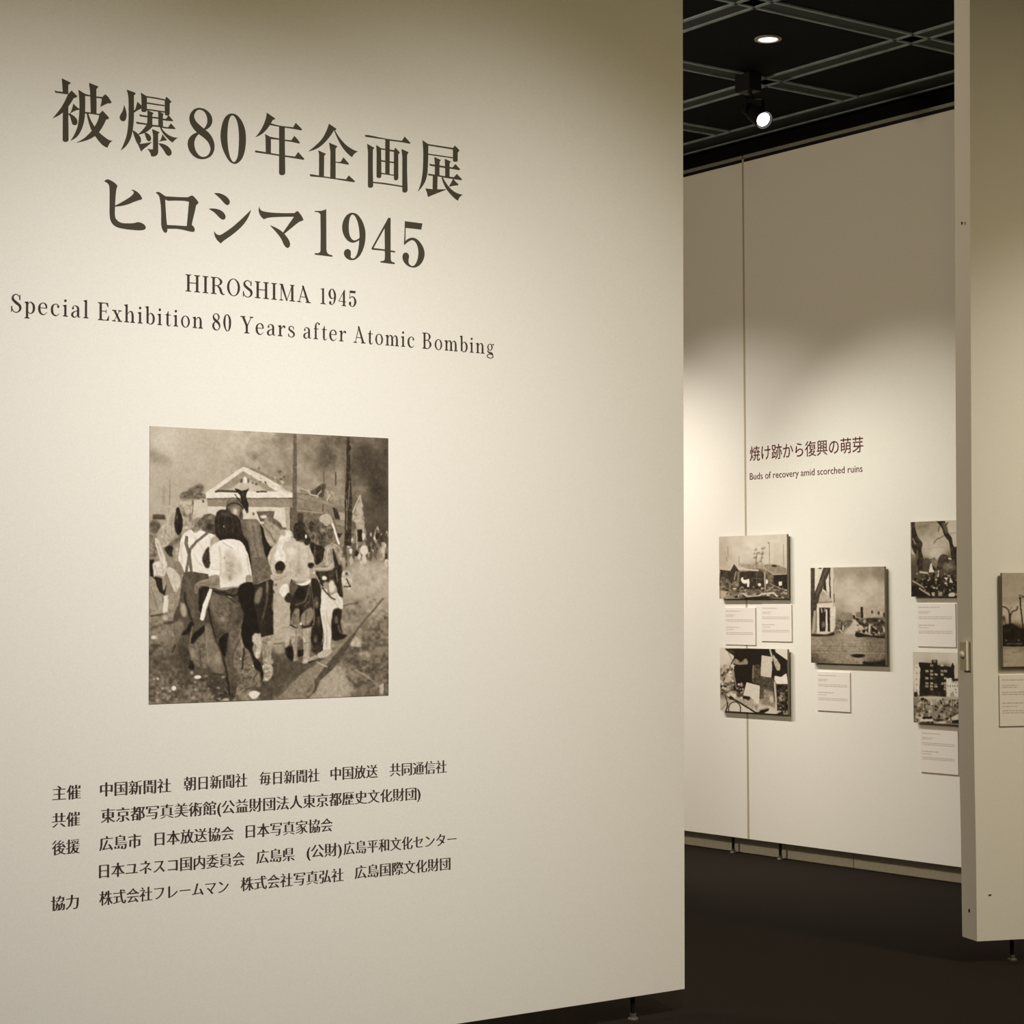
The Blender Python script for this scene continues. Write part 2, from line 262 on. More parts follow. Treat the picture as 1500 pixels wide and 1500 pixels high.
# a small serif alphabet drawn from stems, serifs and swelling strokes (cap height 1)
class G:
    def __init__(s): s.sh = []
    def poly(s, *p): s.sh.append([list(p)]); return s
    def stem(s, x, y0, y1, w=.12): return s.poly((x - w / 2, y0), (x + w / 2, y0), (x + w / 2, y1), (x - w / 2, y1))
    def ser(s, x, y, hw=.15, up=0, t=.032):     # slab serif at y=0 (up=0) or y (up=1)
        a, b = (y, y + t) if not up else (y - t, y)
        m = b + .03 if not up else a - .03
        return s.poly((x - hw, a if not up else b), (x + hw, a if not up else b), (x + hw, b if not up else a), (x + hw * .42, m), (x - hw * .42, m), (x - hw, b if not up else a))
    def flag(s, x, y, w=.11): return s.poly((x - w / 2 - .09, y - .03), (x - w / 2, y - .10), (x + w / 2, y), (x + w / 2, y + .02))
    def ring(s, cx, cy, rx, ry, tx, ty, n=36):
        o = [(cx + rx * math.cos(2 * math.pi * i / n), cy + ry * math.sin(2 * math.pi * i / n)) for i in range(n)]
        i_ = [(cx + (rx - tx) * math.cos(2 * math.pi * i / n), cy + (ry - ty) * math.sin(2 * math.pi * i / n)) for i in range(n)]
        s.sh.append([o, i_]); return s
    def dot(s, cx, cy, r, n=16): return s.poly(*[(cx + r * .85 * math.cos(2 * math.pi * i / n), cy + r * math.sin(2 * math.pi * i / n)) for i in range(n)])
    def br(s, *pts, n=6):
        P = smooth([(x, y, w, True) for x, y, w in pts], closed=False, n=n); L = []; R = []
        for i, p in enumerate(P):
            a, b = P[max(i - 1, 0)], P[min(i + 1, len(P) - 1)]; t = (b - a)[:2]; t = t / (np.linalg.norm(t) + 1e-9); nn = np.array([-t[1], t[0]])
            L.append(tuple(p[:2] + nn * p[2] / 2)); R.append(tuple(p[:2] - nn * p[2] / 2))
        for i in range(len(P) - 1): s.sh.append([[L[i], L[i + 1], R[i + 1], R[i]]])
        return s
def digit(k):
    sh = GL[k]; pts = np.array([p for loops in sh for l in loops for p in l]); lo, hi = pts.min(0), pts.max(0); sc = 1 / (hi[1] - lo[1])
    g = G(); g.sh = [[[((p[0] - lo[0]) * sc + .06, (p[1] - lo[1]) * sc) for p in l] for l in loops] for loops in sh]
    return g, (hi[0] - lo[0]) * sc + .12
def fs(x0, y, x1, t=.04): return ((x0, y - t / 2), (x1, y - t / 2), (x1, y + t / 2), (x0, y + t / 2))
LET = {
'H': (G().stem(.17, 0, 1).stem(.62, 0, 1).ser(.17, 0).ser(.17, 1, up=1).ser(.62, 0).ser(.62, 1, up=1).poly(*fs(.17, .52, .62)), .80),
'I': (G().stem(.18, 0, 1).ser(.18, 0).ser(.18, 1, up=1), .36),
'R': (G().stem(.17, 0, 1).ser(.17, 0).ser(.17, 1, up=1).br((.17, .98, .035), (.40, .97, .04), (.56, .76, .12), (.42, .53, .045), (.17, .51, .035)).br((.36, .51, .05), (.50, .36, .11), (.58, .10, .11), (.68, .015, .05), (.76, .05, .02)), .76),
'O': (G().ring(.38, .5, .34, .52, .115, .035), .77),
'S': (G().br((.47, .70, .02), (.45, .86, .035), (.29, .995, .04), (.13, .88, .08), (.13, .70, .12), (.29, .53, .14), (.46, .38, .13), (.48, .17, .10), (.33, .01, .045), (.17, .04, .035), (.08, .20, .035), (.06, .34, .02)).poly((.43, .70), (.49, .70), (.49, 1.0), (.46, .98)).poly((.04, .33), (.09, .33), (.08, .02), (.04, .0)), .58),
'M': (G().stem(.14, 0, 1, .035).stem(.74, 0, 1).ser(.14, 0, .10).ser(.74, 0).ser(.74, 1, .12, 1).ser(.14, 1, .10, 1).poly((.08, 1), (.22, 1), (.48, .0), (.42, .0)).poly((.42, .0), (.45, .0), (.76, 1), (.72, 1)), .91),
'A': (G().poly((.11, .0), (.145, .0), (.38, .96), (.345, 1.02)).poly((.29, 1.02), (.38, 1.02), (.70, .0), (.57, .0)).ser(.13, 0, .11).ser(.63, 0, .15).poly(*fs(.2, .33, .56, .035)), .78),
'E': (G().stem(.17, 0, 1).ser(.17, 0).ser(.17, 1, up=1).poly(*fs(.17, .98, .56, .035)).poly(*fs(.17, .52, .46, .035)).poly(*fs(.17, .017, .58, .035)).poly((.56, .99), (.58, .76), (.56, .76), (.46, .96)).poly((.6, .01), (.62, .28), (.595, .28), (.48, .03)).stem(.46, .42, .62, .03), .67),
'Y': (G().poly((.07, 1), (.21, 1), (.42, .44), (.30, .44)).poly((.61, 1), (.645, 1), (.41, .42), (.37, .46)).stem(.36, 0, .46).ser(.36, 0).ser(.14, 1, .15, 1).ser(.63, 1, .11, 1), .73),
'B': (G().stem(.17, 0, 1).ser(.17, 0).ser(.17, 1, up=1).br((.17, .98, .035), (.38, .975, .04), (.51, .77, .115), (.38, .545, .035), (.17, .535, .035)).br((.17, .535, .03), (.40, .53, .035), (.56, .28, .125), (.40, .02, .04), (.17, .018, .035)), .70),
'p': (G().stem(.15, -.28, .62, .11).flag(.15, .64).ser(.15, -.28, .13).br((.18, .48, .03), (.30, .63, .04), (.44, .54, .09), (.49, .32, .115), (.44, .10, .09), (.30, .0, .035), (.18, .10, .03)), .57),
'e': (G().poly(*fs(.12, .37, .46, .035)).br((.46, .37, .07), (.42, .56, .08), (.29, .65, .04), (.13, .54, .08), (.09, .32, .115), (.14, .10, .10), (.30, .0, .05), (.48, .14, .02)), .54),
'c': (G().br((.43, .53, .06), (.36, .63, .04), (.27, .65, .035), (.13, .54, .09), (.09, .32, .115), (.14, .10, .10), (.30, .0, .05), (.47, .14, .02)).dot(.41, .51, .065), .52),
'i': (G().stem(.15, 0, .62, .11).flag(.15, .64).ser(.15, 0, .13).dot(.15, .88, .075), .31),
'a': (G().br((.11, .50, .05), (.15, .61, .035), (.26, .65, .04), (.38, .56, .10), (.395, .40, .11), (.395, .14, .11), (.43, .03, .06), (.53, .06, .015)).br((.37, .385, .03), (.22, .32, .05), (.11, .22, .10), (.10, .08, .10), (.22, .0, .045), (.36, .12, .03)).dot(.13, .50, .06), .55),
'l': (G().stem(.15, 0, .99, .11).flag(.15, 1.01).ser(.15, 0, .13), .31),
'x': (G().poly((.08, .62), (.20, .62), (.48, .02), (.36, .02)).poly((.40, .62), (.435, .62), (.13, .02), (.095, .02)).ser(.13, .64, .12, 1, .03).ser(.43, .64, .10, 1, .03).ser(.11, 0, .10, 0, .03).ser(.43, 0, .12, 0, .03), .54),
'h': (G().stem(.15, 0, .99, .11).flag(.15, 1.01).ser(.15, 0, .13).br((.18, .44, .03), (.32, .62, .045), (.43, .60, .08), (.475, .42, .11), (.475, 0, .11)).ser(.475, 0, .13), .63),
'b': (G().stem(.15, .04, .99, .11).flag(.15, 1.01).br((.18, .48, .03), (.30, .63, .04), (.44, .54, .09), (.49, .32, .115), (.44, .10, .09), (.30, .0, .035), (.17, .08, .04)), .57),
't': (G().stem(.17, .12, .66, .11).poly((.115, .62), (.225, .62), (.225, .84), (.19, .84)).poly(*fs(.04, .625, .36, .035)).br((.17, .14, .11), (.19, .03, .08), (.27, .0, .045), (.37, .11, .02)), .38),
'o': (G().ring(.28, .325, .245, .345, .10, .035), .56),
'n': (G().stem(.15, 0, .62, .11).flag(.15, .64).ser(.15, 0, .13).br((.18, .44, .03), (.32, .62, .045), (.43, .60, .08), (.475, .42, .11), (.475, 0, .11)).ser(.475, 0, .13), .63),
'r': (G().stem(.15, 0, .62, .11).flag(.15, .64).ser(.15, 0, .14).br((.18, .40, .03), (.28, .57, .05), (.36, .63, .06), (.42, .60, .05)).dot(.40, .57, .065), .46),
's': (G().br((.37, .46, .02), (.35, .58, .03), (.24, .65, .035), (.12, .58, .07), (.12, .46, .09), (.25, .35, .11), (.38, .24, .10), (.38, .09, .08), (.26, .0, .04), (.14, .03, .03), (.07, .20, .02)).poly((.34, .46), (.38, .46), (.38, .64), (.36, .64)).poly((.06, .20), (.10, .20), (.09, .01), (.06, .01)), .46),
'f': (G().stem(.16, 0, .78, .11).ser(.16, 0, .14).br((.16, .76, .11), (.19, .93, .07), (.29, 1.0, .045), (.38, .95, .04)).dot(.37, .93, .06).poly(*fs(.04, .625, .34, .035)), .40),
'm': (G().stem(.15, 0, .62, .11).flag(.15, .64).ser(.15, 0, .12).br((.18, .44, .03), (.30, .62, .045), (.41, .60, .08), (.455, .42, .11), (.455, 0, .11)).ser(.455, 0, .12).br((.48, .44, .03), (.61, .62, .045), (.71, .60, .08), (.76, .42, .11), (.76, 0, .11)).ser(.76, 0, .12), .91),
'g': (G().ring(.25, .44, .18, .22, .08, .03).ring(.26, -.13, .23, .15, .06, .045).br((.14, .27, .03), (.10, .17, .06), (.20, .10, .09), (.34, .07, .09), (.44, -.02, .07)).br((.37, .58, .03), (.44, .64, .04), (.49, .62, .05)).dot(.48, .62, .045), .54),
}
for k in '80194' + '5': LET[k] = digit(k)
def word(flat, text, xl, yl, xr, yr, cap, track=.07):
    """set a word on the title panel between two baseline points read off the wall"""
    u0, z0 = pxA(xl, yl); u1, z1 = pxA(xr, yr); wd = sum(LET[c][1] + track for c in text) - track
    lo = .03; hs = (u1 - u0) / (wd - .06); u = u0 - lo * hs; z = (z0 + z1) / 2
    for c in text:
        g, a = LET[c]
        flat.k = 0
        for i, loops in enumerate(g.sh): flat.loops([[(u + p[0] * hs, z + p[1] * cap) for p in l] for l in loops], step=(0 if len(loops) == 1 and len(loops[0]) == 4 and i and len(g.sh[i-1][0]) == 4 else 1))
        u += (a + track) * hs

# Japanese lines from the built-in type, with horizontals thinned as in a Ming face
def jp(text, thin=0.0, fat=0.0, res=3):
    c = bpy.data.curves.new('t', 'FONT'); c.body = text; c.size = 1.0; c.resolution_u = res
    o = bpy.data.objects.new('t', c); COL.objects.link(o); bpy.context.view_layer.update()
    me = bpy.data.meshes.new_from_object(o.evaluated_get(bpy.context.evaluated_depsgraph_get()))
    bm = bmesh.new(); bm.from_mesh(me); bmesh.ops.remove_doubles(bm, verts=bm.verts, dist=1e-5)
    V = {v.index: np.array(v.co[:2]) for v in bm.verts}; N = {i: np.zeros(2) for i in V}
    if thin or fat:
        for e in bm.edges:
            if len(e.link_faces) == 1:
                a, b = e.verts; d = V[b.index] - V[a.index]; l = np.linalg.norm(d)
                if l < 1e-7: continue
                n = np.array([d[1], -d[0]]) / l
                fc = e.link_faces[0].calc_center_median(); mid = (V[a.index] + V[b.index]) / 2
                if n @ (np.array(fc[:2]) - mid) > 0: n = -n
                w = 1.0
                for i in (a.index, b.index): N[i] += n * w
        for i in N:
            n = N[i]; n = np.clip(n, -1, 1)
            V[i] = V[i] + np.array([fat * n[0], -thin * n[1]])
    faces = [[v.index for v in f.verts] for f in bm.faces]
    verts = [V[i] for i in range(len(bm.verts))]
    bm.free(); bpy.data.objects.remove(o); bpy.data.curves.remove(c); bpy.data.meshes.remove(me)
    return verts, faces
def jp_line(flat, text, xl, yl, xr, yr, em, fn, thin=.013, fat=.006, squeeze=None):
    """(xl, yl), (xr, yr): centre-height points at the line's two ends; em is the type size in metres"""
    v, f = jp(text, thin, fat); a = np.array(v); lo, hi = a.min(0), a.max(0)
    u0, z0 = fn(xl, yl); u1, z1 = fn(xr, yr); s = (u1 - u0) / (hi[0] - lo[0]); zc = (z0 + z1) / 2
    base = len(flat.v); cy = 0.38
    flat.v += [(u0 + (p[0] - lo[0]) * s, zc + (p[1] - cy) * em) for p in a]
    flat.f += [tuple(base + i for i in q) for q in f]
    return s

# ------------------------------------------------------------------ photographic prints, painted tone by tone
def blur(a, s):
    if s <= 0: return a
    r = max(1, int(s * 2.5)); k = np.exp(-0.5 * (np.arange(-r, r + 1) / s) ** 2); k /= k.sum()
    for ax in (0, 1):
        p = np.pad(a, [(r, r) if i == ax else (0, 0) for i in (0, 1)], mode='edge'); out = np.zeros_like(a)
        for i, w in enumerate(k): out += w * (p[i:i + a.shape[0], :] if ax == 0 else p[:, i:i + a.shape[1]])
        a = out
    return a
def valnoise(rs, h, w, cell):
    gh, gw = int(h / cell) + 3, int(w / cell) + 3; g = rs.rand(gh, gw)
    y = np.arange(h) / cell; x = np.arange(w) / cell; yi = y.astype(int); xi = x.astype(int)
    fy = (y - yi)[:, None]; fx = (x - xi)[None]; fy = fy * fy * (3 - 2 * fy); fx = fx * fx * (3 - 2 * fx)
    a = g[yi][:, xi]; b = g[yi][:, xi + 1]; c = g[yi + 1][:, xi]; d = g[yi + 1][:, xi + 1]
    return (a * (1 - fx) + b * fx) * (1 - fy) + (c * (1 - fx) + d * fx) * fy
class Canvas:
    """tones 0..1 on a raster; coordinates are those of the enlarged reading (scaled by q)"""
    def __init__(s, w, h, q, seed=1): s.q = q; s.W = int(w * q); s.H = int(h * q); s.a = np.full((s.H, s.W), .5); s.rs = np.random.RandomState(seed); s.vw = (0, 0, 1)
    def base(s, pts, spread=90):
        P = np.array([[float(v) for v in t.split(',')] for t in pts.split()]); st = 6
        yy, xx = np.mgrid[0:s.H:st, 0:s.W:st] / s.q; num = 0; den = 1e-12
        for x, y, t in P:
            w = 1 / (((xx - x) ** 2 + (yy - y) ** 2) / spread ** 2 + .15) ** 2; num = num + w * t; den = den + w
        g = num / den; yi = np.clip(np.arange(s.H) / st, 0, g.shape[0] - 1.001); xi = np.clip(np.arange(s.W) / st, 0, g.shape[1] - 1.001)
        a, b = yi.astype(int), xi.astype(int); fy = (yi - a)[:, None]; fx = (xi - b)[None]
        s.a = (g[a][:, b] * (1 - fx) + g[a][:, b + 1] * fx) * (1 - fy) + (g[a + 1][:, b] * (1 - fx) + g[a + 1][:, b + 1] * fx) * fy
    def mask(s, pts, soft=0):
        q = s.q; P = np.array([p[:2] for p in pts], float) * q; m = int(soft * q * 3) + 2
        x0, y0 = np.floor(P.min(0)).astype(int) - m; x1, y1 = np.ceil(P.max(0)).astype(int) + m
        x0, y0 = max(x0, 0), max(y0, 0); x1, y1 = min(x1, s.W), min(y1, s.H)
        if x1 <= x0 or y1 <= y0: return None
        ins = np.zeros((y1 - y0, x1 - x0)); X_ = np.arange(x0, x1) + .5
        for sub in (.25, .75):
            Y_ = (np.arange(y0, y1) + sub)[:, None]; acc = np.zeros(ins.shape, bool)
            for i in range(len(P)):
                xa, ya = P[i - 1]; xb, yb = P[i]
                if ya == yb: continue
                c = (Y_ > min(ya, yb)) & (Y_ <= max(ya, yb)); xc = xa + (Y_ - ya) * (xb - xa) / (yb - ya)
                acc ^= c & (X_[None] < xc)
            ins += acc * .5
        return blur(ins, max(soft * q, .45)), x0, y0, x1, y1
    def put(s, t, pts, soft=0, tex=0, op=1.0):
        r = s.mask(pts, soft)
        if r is None: return
        m, x0, y0, x1, y1 = r; v = s.a[y0:y1, x0:x1]; tt = t
        if tex: tt = t + tex * (valnoise(s.rs, y1 - y0, x1 - x0, 5) + valnoise(s.rs, y1 - y0, x1 - x0, 11) - 1)
        s.a[y0:y1, x0:x1] = v * (1 - m * op) + tt * m * op
    def V(s, ax=0, ay=0, k=1): s.vw = (ax, ay, k)
    def rd(s, d): ax, ay, k = s.vw; return [(ax + x * k, ay + y * k, m) for x, y, m in parse(d)]
    def P(s, t, d, soft=0, tex=.05, op=1.0): s.put(t, smooth(s.rd(d)), soft * s.vw[2], tex, op)
    def E(s, t, cx, cy, rx, ry, soft=2, tex=.04, rot=0, op=1.0):
        ax, ay, k = s.vw; cx, cy, rx, ry, soft = ax + cx * k, ay + cy * k, rx * k, ry * k, soft * k
        c, n = math.cos(math.radians(rot)), math.sin(math.radians(rot)); P = []
        for i in range(24):
            a = i * math.pi / 12; x, y = rx * math.cos(a), ry * math.sin(a); P.append((cx + x * c - y * n, cy + x * n + y * c))
        s.put(t, P, soft, tex, op)
    def L(s, t, w, d, soft=1, op=1.0):
        p = smooth(s.rd(d), closed=False); w *= s.vw[2]; soft *= s.vw[2]
        for a, b in zip(p[:-1], p[1:]):
            v = b - a; l = np.linalg.norm(v)
            if l < 1e-6: continue
            n = np.array([-v[1], v[0]]) / l * w / 2; e = v / l * w * .15
            s.put(t, [a - e + n, b + e + n, b + e - n, a - e - n], soft, 0, op)
    def noise(s, amp, cell, x0=0, y0=0, x1=1e9, y1=1e9, edge=30, lo=None):
        n = valnoise(s.rs, s.H, s.W, max(cell * s.q, 1)) - .5
        yy, xx = np.mgrid[0:s.H, 0:s.W] / s.q
        m = np.clip((xx - x0) / edge, 0, 1) * np.clip((x1 - xx) / edge, 0, 1) * np.clip((yy - y0) / edge, 0, 1) * np.clip((y1 - yy) / edge, 0, 1)
        s.a += amp * n * m
    def debris(s, n, x0, y0, x1, y1, tones, size, soft=1.5, tall=1.0):
        for _ in range(n):
            x, y = s.rs.uniform(x0, x1), s.rs.uniform(y0, y1); t = tones[s.rs.randint(len(tones))] + s.rs.uniform(-.05, .05)
            r = s.rs.uniform(.5, 1.3) * size; k = s.rs.randint(3, 6); a0 = s.rs.uniform(0, 6.28)
            P = [(x + r * math.cos(a0 + i * 6.28 / k) * s.rs.uniform(.5, 1.3), y + tall * r * math.sin(a0 + i * 6.28 / k) * s.rs.uniform(.5, 1.3)) for i in range(k)]
            s.put(t, P, soft)
    def sample(s, x, y):
        x = np.clip(np.asarray(x) * s.q - .5, 0, s.W - 1.001); y = np.clip(np.asarray(y) * s.q - .5, 0, s.H - 1.001); a, b = y.astype(int), x.astype(int); fy, fx = y - a, x - b
        return (s.a[a, b] * (1 - fx) + s.a[a, b + 1] * fx) * (1 - fy) + (s.a[a + 1, b] * (1 - fx) + s.a[a + 1, b + 1] * fx) * fy
PM = bpy.data.materials.new('photographic_print'); PM.use_nodes = True
_nt = PM.node_tree; _b = _nt.nodes['Principled BSDF']; _b.inputs['Roughness'].default_value = .55; _b.inputs['Specular IOR Level'].default_value = .12
_at = _nt.nodes.new('ShaderNodeVertexColor'); _at.layer_name = 'tone'; _nt.links.new(_at.outputs[0], _b.inputs['Base Color'])
TONE_X = [0, .1, .2, .35, .5, .65, .8, .9, 1.0]
TONE_S = [(24, 19, 13), (38, 31, 22), (58, 49, 37), (98, 86, 68), (146, 131, 108), (186, 171, 147), (217, 204, 182), (234, 224, 205), (244, 236, 220)]
def srgb2lin(c): c = np.asarray(c) / 255.0; return np.where(c <= .04045, c / 12.92, ((c + .055) / 1.055) ** 2.4)
def print_mesh(name, cv, fn, n, m, reading, gain, jit=0.3):
    """grid over (s, t) in 0..1; fn gives the place in the world; reading = (x, y, scale) of the enlargement the canvas follows"""
    ss, tt = np.meshgrid(np.linspace(0, 1, n + 1), np.linspace(0, 1, m + 1)); ss, tt = ss.ravel(), tt.ravel()
    V = fn(ss, tt); D = V - EYE; w = D @ W_
    px = 750 + F_PX * (D @ R_) / w; py = 750 - F_PX * (D @ U_) / w
    qx, qy = (px - reading[0]) * reading[2], (py - reading[1]) * reading[2]
    def wob(cell, amp):
        r_ = [valnoise(cv.rs, int(1600 / cell) * 4, int(1600 / cell) * 4, 4) - .5 for _ in (0, 1)]; g = r_[0].shape[0] - 1
        iy, ix = np.clip(qy / cell * 4, 0, g).astype(int), np.clip(qx / cell * 4, 0, g).astype(int); return r_[0][iy, ix] * amp, r_[1][iy, ix] * amp
    if jit:
        for cell, amp in ((60, 10 * jit), (22, 9 * jit), (9, 5 * jit)):
            a_, b_ = wob(cell, amp); qx, qy = qx + a_, qy + b_
    t = np.clip(cv.sample(qx, qy), 0, 1)
    rgb = np.stack([np.interp(t, TONE_X, srgb2lin(np.array(TONE_S))[:, k]) for k in range(3)], 1) * np.array([1.0, 1.04, 1.17]) * gain
    me = bpy.data.meshes.new(name); i = np.arange(n * m); r, c = i // n, i % n; a = r * (n + 1) + c
    F = np.stack([a, a + n + 1, a + n + 2, a + 1], 1)
    me.vertices.add(len(V)); me.vertices.foreach_set('co', V.ravel()); me.loops.add(F.size); me.loops.foreach_set('vertex_index', F.ravel())
    me.polygons.add(len(F)); me.polygons.foreach_set('loop_start', np.arange(0, F.size, 4)); me.update(calc_edges=True)
    ca = me.color_attributes.new('tone', 'FLOAT_COLOR', 'POINT'); ca.data.foreach_set('color', np.concatenate([rgb, np.ones((len(V), 1))], 1).ravel())
    return me

# the large square photograph: a crowd seen from behind before a damaged house
def paint_main():
    c = Canvas(1321, 1500, .62, 7)
    c.base('60,60,.68 200,100,.68 400,80,.63 600,80,.64 750,100,.50 900,110,.48 1050,110,.42 1200,120,.36 1260,200,.32 250,250,.67 400,250,.62 600,200,.56 800,250,.50 950,200,.37 950,280,.40 1010,270,.47 1150,250,.27 1150,160,.28 1240,330,.30 60,330,.63 200,330,.63 280,330,.6 900,320,.52 1000,330,.52 1200,400,.27 1220,340,.22 1240,480,.30 1140,330,.42 1080,300,.40 60,1000,.5 100,1200,.36 220,1300,.33 60,1420,.40 300,1420,.40 500,1430,.45 700,1100,.62 720,950,.62 700,1300,.33 800,1200,.36 1120,850,.62 1200,900,.62 1150,1000,.52 1060,1000,.5 1200,1100,.43 1150,1250,.36 1000,1350,.55 1100,1350,.42 1230,1380,.38 750,1380,.42 100,1120,.46 60,700,.5 700,700,.7 1100,700,.45', 70)
    c.noise(.10, 120, 0, 0, 1321, 430); c.noise(.10, 45, 500, 0, 1321, 430); c.noise(.07, 20, 400, 0, 1321, 430)
    c.P(.52, '~35,130 ~90,160 ~150,200 ~120,215 ~35,200', 14); c.E(.30, 950, 170, 30, 70, 25, op=.7); c.E(.22, 1170, 190, 65, 90, 35, op=.75); c.E(.20, 1240, 360, 45, 90, 30, op=.7)
    c.noise(.16, 14, 0, 950, 1321, 1500); c.noise(.12, 34, 0, 900, 1321, 1500)
    # left background
    c.L(.48, 5, '140,290 138,430'); c.L(.55, 12, '108,330 106,420', 4); c.P(.62, '40,455 75,445 145,470 145,485 45,485'); c.P(.26, '50,478 115,478 115,505 50,505', 3)
    for x, y, a, b in ((250, 375, 55, 22), (290, 340, 28, 22), (215, 385, 26, 18), (300, 385, 28, 20), (270, 350, 38, 14)): c.E(.38, x, y, a, b, 5, .16)
    c.P(.68, '195,410 262,412 255,520 200,560 190,480', 4); c.P(.70, '270,400 330,395 340,480 250,510', 3); c.L(.38, 7, '262,400 250,470'); c.E(.42, 246, 500, 12, 35, 4); c.E(.3, 310, 405, 7, 5)
    # house
    c.P(.80, '330,360 520,228 548,235 772,352 772,366 330,366'); c.P(.52, '372,356 522,250 700,356', 1); c.P(.67, '432,356 525,296 560,296 645,356', 3)
    c.E(.32, 514, 302, 7, 12); c.E(.32, 549, 302, 6, 12); c.E(.82, 532, 298, 10, 18); c.P(.26, '378,350 498,350 505,362 372,362'); c.P(.26, '592,353 645,353 648,362 590,362')
    c.L(.45, 12, '560,235 640,270 720,318', 3); c.debris(26, 560, 235, 740, 330, (.3, .5, .7), 9); c.L(.75, 7, '548,243 730,350')
    c.P(.82, '328,362 782,362 782,390 328,390'); c.P(.50, '335,392 782,392 770,440 335,436', 1); c.L(.34, 6, '335,394 782,392')
    c.P(.76, '335,434 766,440 766,600 335,560', 1); c.P(.72, '590,448 692,450 688,470 592,462'); c.P(.36, '592,460 688,460 678,510 612,515'); c.E(.78, 630, 488, 17, 9); c.E(.34, 577, 474, 6, 9)
    c.P(.60, '740,440 772,440 772,600 752,600', 2); c.P(.34, '766,440 782,440 782,590 766,590', 1)
    # right wing, wreckage and smoke-side
    c.P(.56, '700,320 800,330 880,365 820,372 740,352', 6, .15); c.P(.40, '800,362 880,372 1000,418 1030,500 1030,640 800,620', 1, .08); c.P(.46, '805,392 1000,434 1000,500 960,470 805,440', 2)
    c.P(.50, '800,368 880,378 1010,425 1000,434 805,388', 1); c.L(.54, 6, '800,455 940,470'); c.P(.22, '805,470 835,470 835,520 805,520', 2); c.L(.26, 5, '940,425 940,460'); c.P(.20, '990,438 1012,445 1030,503 1002,500')
    c.P(.27, '866,362 945,310 956,320 944,388 905,384 880,385', 2, .12); c.L(.68, 7, '862,350 872,372 915,383'); c.L(.62, 6, '905,392 912,372 930,352'); c.L(.66, 5, '820,338 868,358'); c.L(.34, 5, '944,250 944,310'); c.L(.30, 7, '1006,255 1006,325')
    c.P(.52, '950,345 1060,380 1060,440 1010,420 965,395', 6, .16); c.L(.68, 7, '960,405 975,375'); c.P(.58, '1020,465 1060,470 1060,510 1030,505', 3); c.P(.50, '1000,505 1060,515 1060,540 1010,530', 2); c.P(.46, '1010,540 1056,545 1056,620 1020,600', 2); c.P(.2, '1012,575 1040,575 1030,598 1018,598', 2)
    
    c.P(.26, '1162,540 1275,520 1275,640 1162,640', 12); c.debris(110, 1070, 560, 1275, 740, (.2, .32, .5, .62, .76), 11, 2, 2.2); c.E(.80, 1155, 665, 22, 26, 3); c.E(.76, 1155, 715, 14, 24, 3); c.E(.7, 1255, 665, 10, 20, 3)
    c.P(.62, '~1085,750 ~1150,735 ~1275,750 1275,880 1085,880', 14); c.noise(.10, 30, 1060, 740, 1300, 960)
    c.V(643, 0, .5); c.P(.50, '888,950 985,738 1002,830 1032,1010 930,1010', 3, .1); c.L(.68, 11, '902,935 982,752', 2); c.L(.66, 7, '985,762 1005,880 1020,1000', 2); c.P(.62, '~980,830 ~1000,990 ~950,1000', 3); c.P(.60, '895,960 940,980 1010,1008 1032,1040 1030,1112 950,1112 930,1040 890,1010', 3, .08); c.P(.34, '1000,882 1032,880 1062,1040 1032,1040', 4); c.P(.14, '955,1115 1005,1115 1005,1240 960,1240', 3); c.L(.60, 12, '940,1110 950,1260'); c.V()
    # poles
    c.P(.36, '784,56 802,57 804,380 800,600 774,600 780,380', 1.5, .06); c.P(.20, '1062,72 1080,73 1083,260 1092,400 1086,640 1052,640 1054,400 1063,250', 1.5, .12); c.E(.16, 1078, 130, 10, 14, 2); c.L(.46, 4, '1078,300 1072,440'); c.L(.5, 4, '1064,400 1062,560')
    c.P(.30, '~690,1180 ~760,1260 ~900,1220 ~960,1200 ~880,1290 ~760,1370 ~680,1440 ~600,1440 ~560,1330', 14, .08, op=.85); c.P(.28, '~150,1160 ~330,1190 ~350,1330 ~250,1330 ~170,1240', 16, .08, op=.6)
    # far-left people (reading at twice the size from here)
    c.V(0, 0, .5)
    c.P(.60, '370,850 520,850 510,1120 430,1120 385,1010', 6, .16); c.E(.40, 430, 960, 18, 26, 6); c.E(.42, 492, 985, 16, 55, 6); c.E(.72, 450, 1090, 26, 14, 5); c.P(.72, '530,825 665,800 665,900 610,975 540,1010 515,900', 2); c.L(.40, 9, '528,830 508,960'); c.E(.16, 625, 820, 11, 10, 3)
    c.E(.34, 118, 1085, 58, 70, 8, .1); c.P(.46, '62,1160 130,1180 200,1330 190,1420 62,1440', 4, .18); c.P(.62, '~240,905 ~268,862 ~330,848 ~362,878 ~335,930 ~322,1050 ~330,1150 ~300,1220 ~262,1295 ~210,1300 ~150,1235 ~145,1150 ~195,1070 ~238,1020', 4, .12)
    c.L(.74, 10, '290,900 262,1000 250,1080', 5); c.L(.46, 8, '310,930 295,1050 300,1180', 5); c.L(.48, 8, '240,1080 215,1200 240,1270', 5); c.L(.74, 7, '325,880 300,960', 4)
    c.P(.12, '~360,878 ~388,930 ~412,1010 ~402,1120 ~368,1168 ~338,1130 ~325,1050 ~338,950', 4, .08); c.E(.34, 352, 985, 12, 26, 6); c.P(.42, '~392,1158 ~350,1200 ~300,1232 ~262,1262 ~275,1292 ~330,1272 ~395,1225', 4, .1); c.P(.18, '~225,1300 ~300,1285 ~325,1380 ~290,1400 ~240,1345', 5, .12); c.P(.56, '~310,1320 ~370,1310 ~370,1480 ~320,1440', 5, .14)
    c.P(.78, '~128,1205 ~165,1235 ~205,1330 ~228,1400 ~222,1500 ~175,1500 ~170,1420 ~140,1320', 3, .08); c.L(.5, 6, '150,1260 190,1400', 3)
